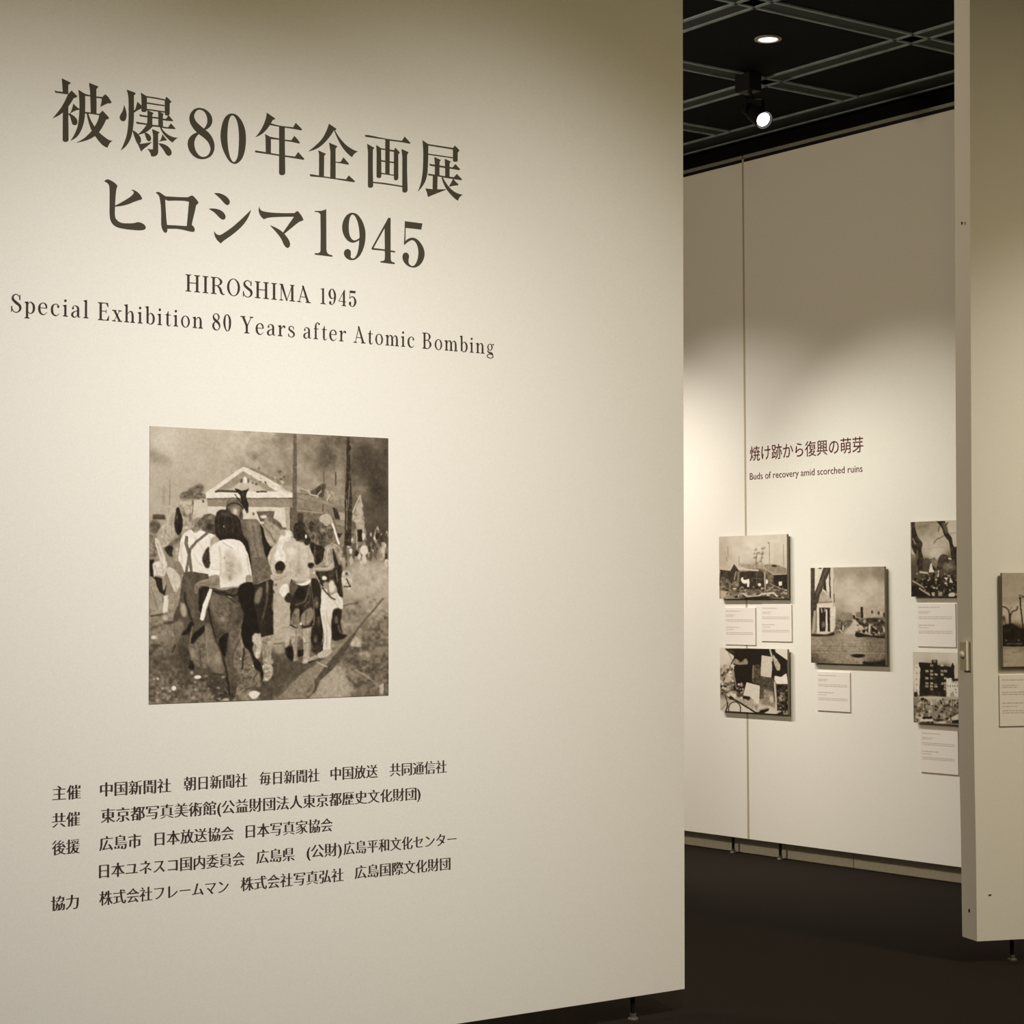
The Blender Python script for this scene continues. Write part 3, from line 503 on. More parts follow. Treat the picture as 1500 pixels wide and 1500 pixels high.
    # man with braces
    c.P(.50, '~518,1010 ~575,985 ~620,1000 ~605,1080 ~560,1135 ~520,1135 ~502,1080', 5, .14); c.E(.30, 590, 1050, 18, 50, 8); c.L(.62, 7, '530,1030 520,1100', 5)
    c.P(.32, '~600,1015 ~630,960 ~690,945 ~748,970 ~768,1040 ~752,1110 ~745,1165 ~700,1162 ~650,1142 ~612,1110', 4, .12); c.E(.46, 695, 990, 34, 22, 10, .1); c.E(.18, 690, 1085, 34, 36, 10); c.L(.48, 5, '640,990 625,1060', 4); c.L(.44, 5, '730,1000 745,1080', 4)
    c.P(.87, '~430,1150 ~500,1112 ~535,1150 ~600,1120 ~665,1148 ~745,1178 ~742,1260 ~728,1350 ~700,1430 705,1600 410,1600 ~372,1430 ~385,1280 ~402,1195', 2, .05)
    c.L(.70, 9, '545,1190 610,1290 640,1340', 5); c.L(.68, 8, '530,1360 560,1440 620,1500', 5); c.L(.66, 10, '690,1180 715,1260 705,1340', 6); c.L(.66, 9, '410,1240 395,1350 410,1460', 6); c.L(.72, 7, '520,1160 560,1250', 5); c.L(.95, 8, '590,1150 640,1230', 5)
    c.P(.20, '~660,1310 ~688,1290 ~692,1400 ~690,1510 ~650,1510 ~618,1425', 5, .08); c.P(.60, '~725,1210 ~760,1240 ~740,1330 ~705,1330', 6)
    c.L(.39, 32, '455,1185 448,1260 480,1380 505,1570', 1.5); c.L(.39, 30, '668,1150 560,1235 490,1325 445,1570', 1.5); c.L(.28, 5, '470,1190 466,1260 497,1380', 2)
    # soldier with the horn
    c.P(.24, '~770,960 ~790,912 ~860,905 ~880,950 ~870,1010 ~790,1010', 4, .08)
    c.P(.36, '~866,880 ~878,805 ~925,775 ~985,780 ~1035,812 ~1065,878 ~1040,900 ~1035,1010 ~900,1020 ~880,960', 2, .06); c.L(.48, 10, '890,830 930,795 980,800', 5); c.L(.12, 11, '~864,905 ~888,855 ~950,836 ~1010,850 ~1052,905', 2)
    c.E(.46, 965, 920, 54, 60, 8, .06); c.E(.74, 962, 925, 20, 36, 8); c.P(.22, '~868,905 ~900,905 ~925,960 ~965,1010 ~930,1040 ~880,970', 5); c.E(.40, 985, 1010, 34, 34, 8, .1); c.E(.24, 1020, 960, 14, 40, 6); c.E(.55, 990, 1045, 14, 10, 4)
    c.P(.13, '952,678 1000,688 1030,704 1062,700 1108,684 1085,730 1078,780 1104,850 1098,930 1074,925 1050,880 1030,830 1018,760', 2, .06); c.L(.13, 9, '955,738 1042,852', 1); c.E(.66, 1058, 902, 10, 8, 3); c.E(.28, 1086, 930, 12, 12, 3); c.L(.4, 5, '1040,720 1060,800', 3)
    # man in the dark jacket
    c.P(.36, '1030,1000 1192,1003 1232,1060 1245,1200 1265,1330 1312,1450 1330,1580 1160,1690 1120,1500 1100,1350 1070,1250 1020,1180 1005,1080', 2, .07); c.P(.44, '~1090,1020 ~1180,1015 ~1215,1150 ~1232,1300 ~1275,1430 ~1170,1470 ~1120,1250', 14, .07)
    c.L(.30, 10, '1150,1060 1165,1250 1210,1430', 8); c.L(.52, 5, '1192,1010 1225,1070 1238,1200', 2); c.L(.48, 8, '1220,1440 1260,1400', 4); c.P(.10, '~985,1150 ~1040,1180 ~1090,1240 ~1120,1400 ~1140,1560 ~1095,1540 ~1060,1320 ~1005,1235', 4, .03)
    c.P(.10, '1222,1055 1290,1115 1362,1240 1370,1330 1330,1420 1300,1460 1262,1330 1240,1200', 2, .04)
    c.V(643, 0, .5)
    c.P(.56, '~-20,1010 ~60,993 ~130,1030 ~162,1090 ~152,1190 ~110,1262 ~70,1300 ~20,1250 ~-20,1160', 3, .12); c.P(.38, '~10,1000 ~90,1000 ~155,1050 ~165,1115 ~120,1085 ~60,1045', 6, .1); c.L(.46, 10, '60,1060 110,1160 100,1250', 8); c.L(.64, 7, '20,1050 60,1130', 6); c.L(.50, 20, '-50,1055 20,1150 95,1252', 2); c.L(.30, 6, '-35,1050 30,1140 100,1240', 2)
    c.P(.82, '~150,1180 ~245,1125 240,1230 ~175,1270 ~155,1400 ~105,1400 ~120,1270', 4, .12); c.E(.34, 190, 1102, 24, 15, 5); c.E(.58, 180, 1150, 20, 30, 8, .14)
    c.P(.70, '~10,1420 ~45,1330 ~85,1288 ~102,1330 ~110,1420 ~95,1520 ~10,1540', 3, .08); c.L(.52, 9, '60,1340 40,1480', 5); c.P(.86, '~92,1370 ~150,1325 ~192,1360 ~195,1450 ~130,1445 ~98,1440', 4, .12); c.P(.12, '~92,1475 ~150,1442 ~192,1475 ~190,1530 ~140,1570 ~95,1530', 4, .06); c.E(.36, 135, 1560, 40, 20, 6, .1)
    # pale-shirted man at the right
    c.P(.70, '~208,1330 ~240,1278 ~300,1240 ~365,1250 ~440,1285 ~492,1340 ~520,1410 ~498,1462 448,1445 455,1640 250,1640 ~215,1520 ~203,1420', 2, .06); c.E(.84, 262, 1345, 40, 46, 16, op=.9); c.L(.56, 9, '330,1270 345,1400 330,1500', 8); c.L(.54, 9, '440,1300 450,1420', 6); c.L(.78, 6, '400,1300 420,1450', 5); c.E(.58, 340, 1530, 50, 60, 22, .1); c.L(.5, 6, '240,1450 260,1560', 5)
    c.P(.17, '~285,1140 ~288,1070 ~340,1035 ~392,1040 ~415,1090 ~445,1160 ~466,1212 ~452,1262 ~410,1272 ~380,1222 ~330,1232 ~290,1195', 4, .1); c.L(.34, 5, '310,1080 300,1160', 4); c.L(.32, 5, '360,1060 390,1120', 4); c.E(.92, 415, 1186, 9, 20, 2); c.E(.7, 272, 1180, 6, 16, 3); c.L(.44, 6, '400,1100 440,1180', 3)
    # long-haired figure and the one in the cap
    c.P(.33, '~412,1090 ~440,1040 ~500,1003 ~560,1010 ~620,1062 ~692,1080 ~702,1150 ~680,1232 ~620,1292 ~550,1272 ~480,1232 ~440,1170', 5, .2); c.L(.50, 6, '480,1100 520,1180 500,1230', 5); c.L(.48, 6, '600,1100 640,1180 620,1250', 5); c.L(.2, 7, '450,1070 470,1150', 5); c.L(.2, 8, '550,1120 580,1220', 6); c.E(.48, 590, 1110, 30, 30, 10, .14); c.E(.2, 470, 1100, 22, 30, 8)
    c.P(.63, '~555,1005 ~588,955 ~650,948 ~688,1000 ~692,1042 ~645,1062 ~600,1048', 3, .08); c.L(.44, 6, '590,1050 640,1060 690,1045', 3); c.E(.68, 625, 1062, 20, 10, 4)
    c.P(.14, '~460,1250 ~540,1275 ~600,1295 ~612,1380 ~562,1462 ~520,1480 ~492,1390', 4, .08); c.L(.48, 8, '510,1290 500,1400 520,1450', 5); c.P(.60, '~618,1302 ~658,1270 ~702,1330 ~722,1400 ~715,1510 ~640,1505 ~598,1440', 3, .14); c.L(.80, 6, '650,1300 630,1400 640,1480', 4); c.L(.34, 6, '670,1320 690,1420 690,1500', 4); c.P(.16, '~692,1300 ~722,1370 ~760,1500 ~765,1700 ~730,1700 ~715,1500', 4)
    c.P(.58, '~668,1262 ~735,1268 ~792,1335 ~795,1425 ~772,1445 ~745,1375 ~700,1320', 4, .16); c.L(.9, 18, '688,1048 762,1262', 1.5); c.L(.6, 5, '700,1050 772,1260', 2)
    c.P(.3, '800,1290 840,1280 845,1500 800,1500', 5, .16)
    c.V(0, 0, .5)
    c.P(.13, '~748,1020 ~775,925 ~835,905 ~880,930 ~962,960 ~1015,1020 ~1028,1100 ~1045,1200 ~1000,1235 ~900,1215 ~800,1232 ~760,1180 ~742,1100', 5, .06)
    for q in ('800,960 780,1060 790,1160', '860,940 850,1040 870,1150', '920,960 940,1060 930,1160', '970,1000 1000,1100 990,1190', '840,1060 850,1090'): c.L(.27, 6, q, 5)
    c.E(.30, 860, 950, 60, 20, 14); c.E(.55, 842, 1078, 6, 14, 4); c.P(.60, '~725,1190 ~800,1230 ~760,1310 ~705,1300', 6, .08)
    c.P(.85, '~705,1300 ~770,1245 ~850,1215 ~960,1215 ~1040,1260 ~1085,1350 ~1110,1440 1135,1590 ~1100,1650 1075,1600 1068,1695 805,1722 795,1590 690,1590 ~700,1440', 2, .05)
    c.L(.64, 12, '795,1290 815,1400 800,1590', 8); c.E(.64, 905, 1390, 50, 60, 26, .14, op=.9); c.E(.60, 905, 1530, 70, 110, 34, .14, op=.9); c.E(.48, 850, 1405, 8, 12, 5); c.E(.46, 905, 1620, 14, 34, 12); c.E(.7, 1010, 1500, 30, 90, 20); c.L(.94, 9, '840,1300 830,1420 850,1560', 12); c.L(.94, 10, '1010,1290 1040,1400 1045,1500', 10)
    c.L(.93, 12, '840,1228 950,1290 962,1322 1008,1235', 2); c.L(.56, 6, '835,1245 940,1312', 3); c.L(.66, 7, '1000,1240 985,1290', 3); c.L(.62, 8, '1085,1380 1105,1560', 5); c.P(.90, '695,1525 800,1535 797,1580 690,1580', 3); c.L(.62, 5, '700,1528 795,1536', 2); c.P(.56, '~1075,1600 ~1132,1600 ~1125,1650 ~1090,1680', 4)
    # ---- lower left
    c.V(0, 714, .5238)
    c.P(.12, '62,0 112,0 100,90 130,170 205,190 232,260 218,360 150,310 120,200 65,170', 4, .05); c.P(.78, '95,40 ~160,15 232,20 ~235,100 200,172 ~140,160 105,180', 5, .14); c.L(.6, 8, '120,60 150,170', 4); c.L(.6, 8, '190,40 200,150', 4); c.P(.55, '~190,170 ~225,200 ~215,300 ~200,305', 3)
    c.P(.57, '~62,170 ~110,190 ~135,260 ~172,350 ~195,460 ~190,532 ~150,530 ~128,440 ~80,350 ~62,250', 3, .08); c.L(.40, 8, '70,260 110,370 150,500', 5); c.P(.74, '~240,80 ~330,120 ~372,200 ~368,290 ~332,328 ~290,272 ~258,180', 3, .07); c.L(.6, 7, '300,130 330,300', 4); c.P(.84, '208,362 256,350 246,520 192,532', 3, .05)
    c.P(.52, '~255,340 ~312,335 ~372,250 ~382,200 ~405,300 ~362,420 ~372,560 ~320,640 ~292,600 ~246,600 ~252,450', 6, .1); c.L(.24, 16, '70,562 192,545', 5); c.L(.24, 20, '200,640 310,622', 8); c.L(.30, 14, '70,690 190,650', 10); c.E(.66, 222, 580, 28, 24, 5, .1); c.P(.46, '~305,60 ~350,15 ~385,60 ~402,140 ~372,152 ~330,122', 4, .08)
    c.P(.31, '400,125 470,118 560,130 645,142 655,190 605,300 565,420 600,520 622,600 612,700 618,850 642,1000 642,1080 605,1185 520,1172 485,1110 455,1085 448,930 400,905 ~335,850 ~308,720 ~305,560 ~358,420 ~372,300', 2, .07)
    c.P(.42, '~450,850 ~500,790 ~602,728 ~628,900 ~640,1060 ~600,1092 ~530,1052 ~480,960', 10, .12); c.P(.10, '~478,838 ~500,740 ~560,690 ~618,655 ~612,705 ~550,775', 6); c.P(.10, '~378,745 ~430,690 ~492,615 ~472,722 ~402,755', 6); c.P(.44, '~308,640 ~370,600 ~402,650 ~372,740 ~330,830 ~310,740', 10, .08)
    c.L(.10, 14, '~408,330 ~428,450 ~485,600', 5); c.P(.60, '~372,440 ~410,440 ~428,565 ~388,560', 10); c.L(.52, 10, '490,660 462,822', 5); c.P(.10, '~452,1000 ~492,1020 ~502,1092 ~452,1082', 6); c.L(.40, 14, '450,180 440,300 470,420', 12); c.L(.38, 16, '530,250 480,400 505,570', 12); c.L(.20, 12, '560,150 520,260', 10); c.L(.40, 12, '340,640 360,800', 10)
    c.E(.56, 490, 940, 18, 60, 12); c.L(.24, 8, '560,900 580,1050 540,1100', 8); c.P(.24, '~360,860 ~450,900 ~455,1080 ~400,1050', 10, .06); c.E(.90, 540, 1172, 32, 18, 3); c.E(.6, 484, 1128, 17, 17, 5); c.L(.12, 12, '560,1200 650,1190', 8); c.L(.12, 9, '320,850 288,930', 4)
    c.P(.24, '640,1190 700,1250 760,1330 700,1340 620,1260', 14)
    c.P(.47, '~512,255 ~560,212 ~650,192 ~700,158 ~745,158 ~755,232 ~722,262 ~640,266 ~572,262 ~548,300 ~532,342 ~510,322', 3, .08); c.L(.28, 5, '560,240 620,232', 3); c.L(.62, 6, '580,215 660,200 720,175', 4); c.L(.25, 5, '535,262 530,320', 3); c.P(.12, '~560,292 ~655,272 ~642,330 ~602,425 ~578,525 ~552,430 ~562,350', 5)
    # woman in the white blouse: legs
    c.P(.27, '~655,285 ~800,305 ~965,290 ~985,450 ~1005,600 ~965,800 ~905,950 ~885,1100 ~935,1230 ~905,1385 ~820,1425 ~705,1385 ~660,1200 ~640,1000 ~620,800 ~610,600 ~640,400', 3, .07)
    c.P(.385, '~668,350 ~800,350 ~922,430 ~942,520 ~902,640 ~862,725 ~780,690 ~720,600 ~668,500', 18, .08); c.E(.50, 795, 590, 26, 26, 12, .1); c.L(.44, 12, '700,370 690,480 730,600', 12); c.L(.20, 12, '860,420 880,560 840,660', 12); c.L(.10, 15, '~690,312 ~800,330 ~900,362 ~955,330', 5); c.L(.09, 8, '720,330 830,360 920,430', 5); c.L(.62, 8, '845,365 880,376', 3); c.L(.42, 9, '900,480 980,440', 6)
    c.L(.09, 11, '~648,470 ~680,640 ~740,860 ~800,1000 ~832,1130 ~842,1240', 4); c.P(.07, '~758,795 ~862,740 ~862,850 ~822,965 ~788,945', 5); c.P(.44, '~618,650 ~660,640 ~700,765 ~762,900 ~792,1000 ~802,1130 ~720,1135 ~650,1050 ~628,900', 9, .08); c.E(.54, 740, 980, 30, 60, 16, .08); c.L(.56, 8, '622,660 632,900 652,1060', 6)
    c.P(.38, '~868,700 ~962,640 ~1002,600 ~992,760 ~922,880 ~870,960 ~838,905', 10, .07); c.L(.5, 8, '985,620 970,740 900,860', 8); c.P(.34, '~842,930 ~882,940 ~905,1080 ~962,1180 ~905,1255 ~850,1200', 8, .08); c.L(.5, 7, '832,920 830,1010 850,1090', 6); c.L(.18, 9, '700,1140 780,1150 830,1200', 6); c.L(.18, 9, '690,1250 790,1230', 8); c.L(.10, 10, '850,1220 862,1360', 4); c.L(.12, 8, '752,1372 832,1318', 4); c.L(.56, 6, '842,1330 815,1285', 4); c.E(.68, 826, 1397, 34, 14, 4)
    c.P(.07, '~960,262 ~1070,225 ~1140,262 ~1112,400 ~1142,560 ~1185,705 ~1122,765 ~1070,905 ~1008,862 ~978,700 ~1002,550 ~955,400', 5, .02)
    c.P(.93, '665,285 688,295 ~658,400 ~625,500 ~602,602 568,597 ~592,480 ~632,360', 1.5, .03); c.L(.74, 6, '678,300 612,570', 3)
    # jacket hem, dark breeches, legs and boots
    c.P(.38, '1072,60 1100,-20 1235,-20 1295,160 1282,182 1098,252', 3, .06); c.L(.5, 7, '1200,90 1285,160', 5); c.P(.16, '1108,252 1298,182 1320,420 1320,740 1180,778 1158,700 1118,500', 3, .04); c.L(.48, 17, '1238,215 1232,400 1186,565', 6); c.L(.36, 18, '1300,380 1215,690', 8); c.P(.42, '~1108,385 ~1160,270 ~1192,290 ~1172,400 ~1138,445', 7); c.L(.30, 12, '1180,640 1260,600', 8)
    c.P(.57, '1178,782 1290,745 1275,1000 1202,1042 1188,900', 4, .14); c.L(.40, 8, '1200,800 1215,1000', 6); c.E(.40, 1222, 830, 8, 10, 4); c.P(.70, '~1112,735 ~1165,770 ~1172,900 ~1142,995 ~1108,960 ~1132,860 ~1088,812', 5, .12); c.L(.92, 9, '1140,920 1128,975', 4)
    c.P(.66, '~1190,1062 ~1262,1040 ~1295,1110 ~1252,1202 ~1195,1204', 4, .24); c.L(.34, 6, '1200,1100 1260,1080', 3); c.L(.34, 6, '1205,1140 1265,1120', 3); c.P(.09, '~1055,860 ~1112,960 ~1182,1060 ~1192,1205 ~1130,1135 ~1080,1000', 6); c.P(.62, '~1200,1000 ~1290,990 ~1290,1040 ~1220,1050', 6, .2)
    c.P(.42, '~955,955 ~1010,880 ~1080,960 ~1112,1080 ~1165,1130 ~1175,1262 ~1090,1272 ~975,1205', 8, .14); c.L(.10, 13, '1010,880 985,1095', 5); c.L(.58, 6, '985,1165 1060,1130 1100,1075', 4); c.L(.22, 6, '1000,1190 1090,1175', 4); c.L(.58, 6, '1150,1150 1160,1260', 5); c.L(.16, 8, '1140,1130 1095,1210', 4); c.E(.95, 1095, 1060, 6, 8, 2); c.E(.8, 972, 990, 8, 10, 4)
    c.P(.88, '~1056,1328 ~1110,1308 ~1150,1318 ~1172,1340 ~1110,1388 ~1070,1372', 3, .06); c.L(.28, 10, '1015,1292 1090,1275 1180,1278 1192,1310 1150,1372', 4); c.L(.66, 6, '945,1345 1010,1290', 4); c.L(.62, 6, '1030,1370 1060,1300', 4)
    # ---- lower right
    c.V(643, 714, .5238)
    c.P(.14, '-60,480 60,200 40,60 62,200 70,520 65,745 0,760 -40,640', 4, .03); c.P(.34, '~70,380 ~105,470 ~105,525 ~72,530', 5); c.L(.42, 12, '20,250 5,420 -40,600', 8)
    c.P(.63, '70,330 232,400 232,660 172,680 172,820 72,840', 5, .06); c.L(.26, 9, '70,845 165,835', 5); c.L(.5, 8, '90,800 160,790', 5); c.P(.58, '~80,880 ~170,860 ~180,930 ~90,930', 10, .08, op=.7)
    c.P(.64, '~52,150 ~120,168 ~220,118 ~300,138 ~335,158 ~280,178 ~200,162 ~120,205 ~58,205', 2, .07); c.L(.46, 6, '70,200 140,195 210,158', 3); c.P(.88, '128,330 ~150,268 210,238 232,290 ~202,352 165,372', 5, .12); c.E(.62, 95, 280, 28, 46, 6, .16); c.E(.4, 100, 250, 10, 14, 4); c.E(.18, 205, 385, 20, 36, 6)
    c.P(.17, '245,192 330,240 432,232 452,300 472,440 472,652 400,672 345,667 330,600 312,682 240,652 235,430 ~188,400 ~208,340 235,330', 3, .05); c.P(.89, '252,188 ~330,238 ~432,198 448,205 ~422,242 ~350,256 ~288,232', 2, .04)
    c.P(.07, '~300,290 ~372,290 ~382,372 ~320,402 ~288,360', 6); c.P(.34, '~250,220 ~320,260 ~300,300 ~250,360', 8, .06); c.L(.46, 10, '~432,238 ~412,340 ~372,420 ~290,452', 5); c.L(.36, 10, '~440,300 ~430,400 ~380,470', 6); c.P(.07, '~250,470 ~340,490 ~345,600 ~300,480', 6); c.P(.46, '~258,560 ~310,482 ~332,560 ~312,672 ~244,652', 6, .08); c.P(.48, '~348,560 ~432,480 ~466,500 ~462,600 ~370,655', 6, .08); c.L(.28, 8, '400,520 390,640', 6); c.L(.28, 8, '280,540 275,650', 6)
    c.E(.96, 346, 640, 8, 16, 3); c.E(.9, 468, 652, 6, 14, 3); c.L(.08, 10, '352,684 472,652', 3); c.L(.08, 10, '235,650 310,690', 3)
    c.P(.58, '245,685 318,688 312,800 302,955 320,1000 268,1018 270,940 250,800', 3, .1); c.L(.72, 9, '248,750 312,748', 4); c.L(.40, 7, '300,700 296,920', 5); c.P(.61, '368,690 446,680 442,820 432,975 500,948 516,985 440,1012 400,1042 358,1036 366,900', 3, .08); c.L(.38, 7, '368,832 438,820', 3); c.L(.84, 9, '368,768 384,822', 4); c.L(.44, 8, '432,700 426,960', 5); c.E(.74, 395, 1010, 26, 16, 6); c.P(.64, '185,682 236,682 230,850 190,885', 4, .08)
    c.P(.09, '186,880 250,862 ~272,960 252,1022 ~210,965', 6, .08); c.P(.10, '310,900 370,900 362,962 315,970', 5); c.L(.12, 10, '420,1030 470,1010', 5)
    c.P(.13, '~448,200 ~500,195 ~545,300 ~552,500 ~552,825 ~462,862 ~450,700 ~482,620 ~470,400', 5, .05); c.E(.40, 502, 430, 22, 60, 10, .16); c.E(.34, 490, 790, 18, 40, 8, .1); c.E(.30, 520, 620, 16, 60, 10, .1); c.L(.30, 8, '450,880 550,850', 6); c.P(.2, '~455,880 ~555,840 ~570,900 ~500,940', 8)
    c.P(.2, '~500,105 ~680,85 ~690,250 ~600,220 ~540,250', 5, .1); c.P(.66, '~468,92 ~530,75 ~620,64 ~660,35 ~672,80 ~620,106 ~540,112 ~480,108', 2, .06); c.L(.44, 6, '490,106 620,102 665,78', 3); c.P(.14, '~418,38 ~472,40 ~462,82 ~428,80', 4); c.E(.86, 580, 182, 24, 22, 4, .06); c.E(.9, 478, 128, 10, 12, 3); c.L(.66, 10, '482,132 532,222', 3); c.L(.12, 15, '505,125 565,262', 4)
    c.P(.81, '~556,300 ~600,290 ~622,360 ~700,330 ~742,360 ~768,480 ~742,492 ~720,472 ~672,502 ~666,620 ~656,700 ~640,880 ~652,920 ~570,902 ~576,780 ~560,650 ~540,530 ~550,400', 2, .05); c.L(.60, 8, '600,500 612,600 652,700', 5); c.L(.60, 8, '570,560 602,650 600,880', 5); c.L(.62, 7, '640,385 722,462', 4); c.L(.95, 10, '575,400 570,500', 8); c.E(.84, 655, 262, 30, 66, 10); c.L(.42, 7, '615,230 628,352', 3); c.L(.66, 8, '690,350 740,440', 5); c.L(.16, 13, '~560,280 ~640,372 ~690,400', 5)
    c.P(.67, '~508,966 ~580,902 ~652,902 ~658,945 ~590,977', 3, .06); c.L(.30, 8, '520,985 600,985 660,955', 5)
    c.P(.12, '~670,512 ~742,490 ~752,560 ~742,640 ~762,730 ~805,758 ~742,795 ~660,795', 6, .04); c.E(.38, 700, 600, 18, 40, 8); c.L(.46, 10, '~715,650 ~742,722 ~830,746', 6); c.P(.18, '~680,80 ~750,55 ~762,300 ~752,375 ~700,282', 4, .12); c.L(.6, 6, '700,100 712,220', 4)
    c.P(.70, '~758,130 ~800,108 ~842,150 ~847,282 ~765,272', 4, .18); c.L(.14, 11, '795,185 840,265 772,268', 4); c.E(.3, 805, 140, 14, 16, 5); c.P(.58, '~760,-20 ~790,-10 ~780,80 ~765,60', 4); c.L(.28, 10, '770,462 830,440 905,442', 6)
    c.V()
    # kerb and pavement
    c.P(.60, '~905,1400 ~925,1340 ~1000,1280 ~1060,1320 ~1080,1430 870,1440', 14, .08); c.P(.50, '700,1440 830,1310 960,1225 1060,1130 1110,1085 1108,1100 960,1270 895,1345 820,1442', 2, .07)
    c.P(.32, '895,1345 960,1262 1108,1085 1112,1100 1070,1180 990,1290 925,1345 905,1400 860,1442 845,1442 ~890,1395', 2, .06); c.L(.36, 10, '1105,1095 1180,1005 1256,915', 2); c.L(.72, 5, '905,1250 965,1275', 2); c.P(.66, '~1085,1160 ~1110,1120 ~1135,1135 ~1140,1165 ~1110,1168', 3, .12)
    c.E(.60, 1160, 1210, 34, 16, 7, .2); c.E(.58, 1030, 1285, 18, 14, 5, .2); c.L(.60, 6, '1110,1290 1180,1330 1240,1380', 3); c.L(.3, 7, '1060,1320 1130,1390', 4); c.P(.66, '~1235,1370 ~1262,1365 ~1255,1410 ~1238,1410', 3); c.L(.26, 6, '1262,1360 1262,1415', 2)
    c.debris(70, 40, 1320, 420, 1470, (.25, .45, .6, .7), 10, 3, .5); c.debris(60, 1100, 900, 1270, 1400, (.3, .42, .55), 11, 4, .6); c.E(.92, 158, 1386, 12, 12, 1.5); c.E(.85, 55, 1120, 14, 10, 3); c.E(.8, 76, 1337, 6, 6, 1.5)
    c.noise(.05, 7); c.noise(.04, 16); c.a = blur(c.a, .5); c.a = .5 + (c.a - .5) * 1.04; c.a += (c.rs.rand(*c.a.shape) - .5) * .05
    return c

def paint_shacks():          # ruined yard with low roofs and a thin tree
    c = Canvas(1500, 1500, .3, 11)
    c.base('200,250,.66 400,250,.74 700,250,.80 1000,250,.76 1150,250,.76 200,550,.64 500,450,.76 900,500,.74 1150,550,.70 300,640,.7 1150,900,.15 300,900,.25 600,1100,.42 1000,1100,.35 1200,1150,.25 200,1100,.55 700,850,.15', 140)
    c.noise(.06, 60)
    for x, y0, y1, w in ((278, 330, 470, 10), (262, 490, 560, 12), (455, 480, 620, 10), (930, 270, 600, 11), (1150, 290, 640, 10)): c.L(.5, w, f'{x},{y0} {x+6},{y1}', 3)
    c.E(.45, 918, 270, 14, 10, 3)
    for x, y, r in ((720, 380, 26), (760, 430, 24), (705, 500, 26), (830, 360, 28), (860, 345, 18), (820, 440, 28), (815, 505, 24), (700, 440, 20), (735, 590, 26), (790, 560, 18)): c.E(.46, x, y, r, r * .6, 8, .2, -20)
    c.L(.42, 14, '735,660 720,560 740,420', 4); c.L(.45, 12, '825,650 805,540 830,400', 4)
    c.P(.2, '160,690 320,710 380,600 440,690 470,720 840,740 850,1000 160,1000', 3, .1); c.P(.72, '400,612 470,640 600,680 760,690 770,715 600,705 460,695', 3, .1); c.P(.55, '470,600 620,610 840,640 850,670 650,680 480,640', 6, .1)
    c.P(.50, '830,620 940,600 1080,620 1210,680 1215,760 1010,770 900,690', 4, .1); c.P(.66, '850,660 1000,760 1200,755 1200,775 1000,775', 3); c.E(.16, 1010, 630, 45, 16, 5); c.P(.38, '900,700 1000,780 980,900 900,860', 4, .1)
    c.P(.13, '1000,775 1210,765 1215,1000 1010,960', 3); c.P(.35, '~170,820 ~280,830 ~330,900 ~320,1000 ~170,1000', 8, .25); c.E(.45, 400, 920, 60, 50, 8, .15); c.L(.5, 24, '410,720 380,850', 4); c.L(.42, 40, '450,720 440,880', 6)
    c.P(.88, '~485,840 ~515,810 ~530,850 610,830 620,880 615,960 585,965 580,900 ~520,905', 3); c.E(.84, 775, 925, 26, 24, 4); c.E(.84, 885, 880, 28, 36, 4); c.P(.84, '1075,880 1130,875 1130,940 1080,945', 3)
    c.L(.4, 7, '730,730 735,930'); c.L(.4, 7, '650,830 820,830'); c.L(.56, 28, '858,730 868,1040', 3); c.L(.52, 14, '930,900 1130,1000 1215,1010', 3); c.L(.6, 14, '870,1040 1000,950', 3); c.L(.5, 12, '740,970 830,1080', 3)
    c.debris(150, 170, 950, 1210, 1140, (.1, .2, .35, .5, .6), 30, 4, .6); c.L(.72, 24, '~520,1060 ~600,1110 ~760,1100 ~830,1060', 5); c.L(.75, 26, '830,1075 1000,1055 1060,1110', 5); c.P(.62, '170,1020 270,1030 250,1110 190,1160 165,1100', 4); c.P(.12, '520,1130 820,1105 940,1120 930,1150 520,1155', 5); c.E(.75, 385, 988, 36, 12, 4)
    c.a += (c.rs.rand(*c.a.shape) - .5) * .05; return c
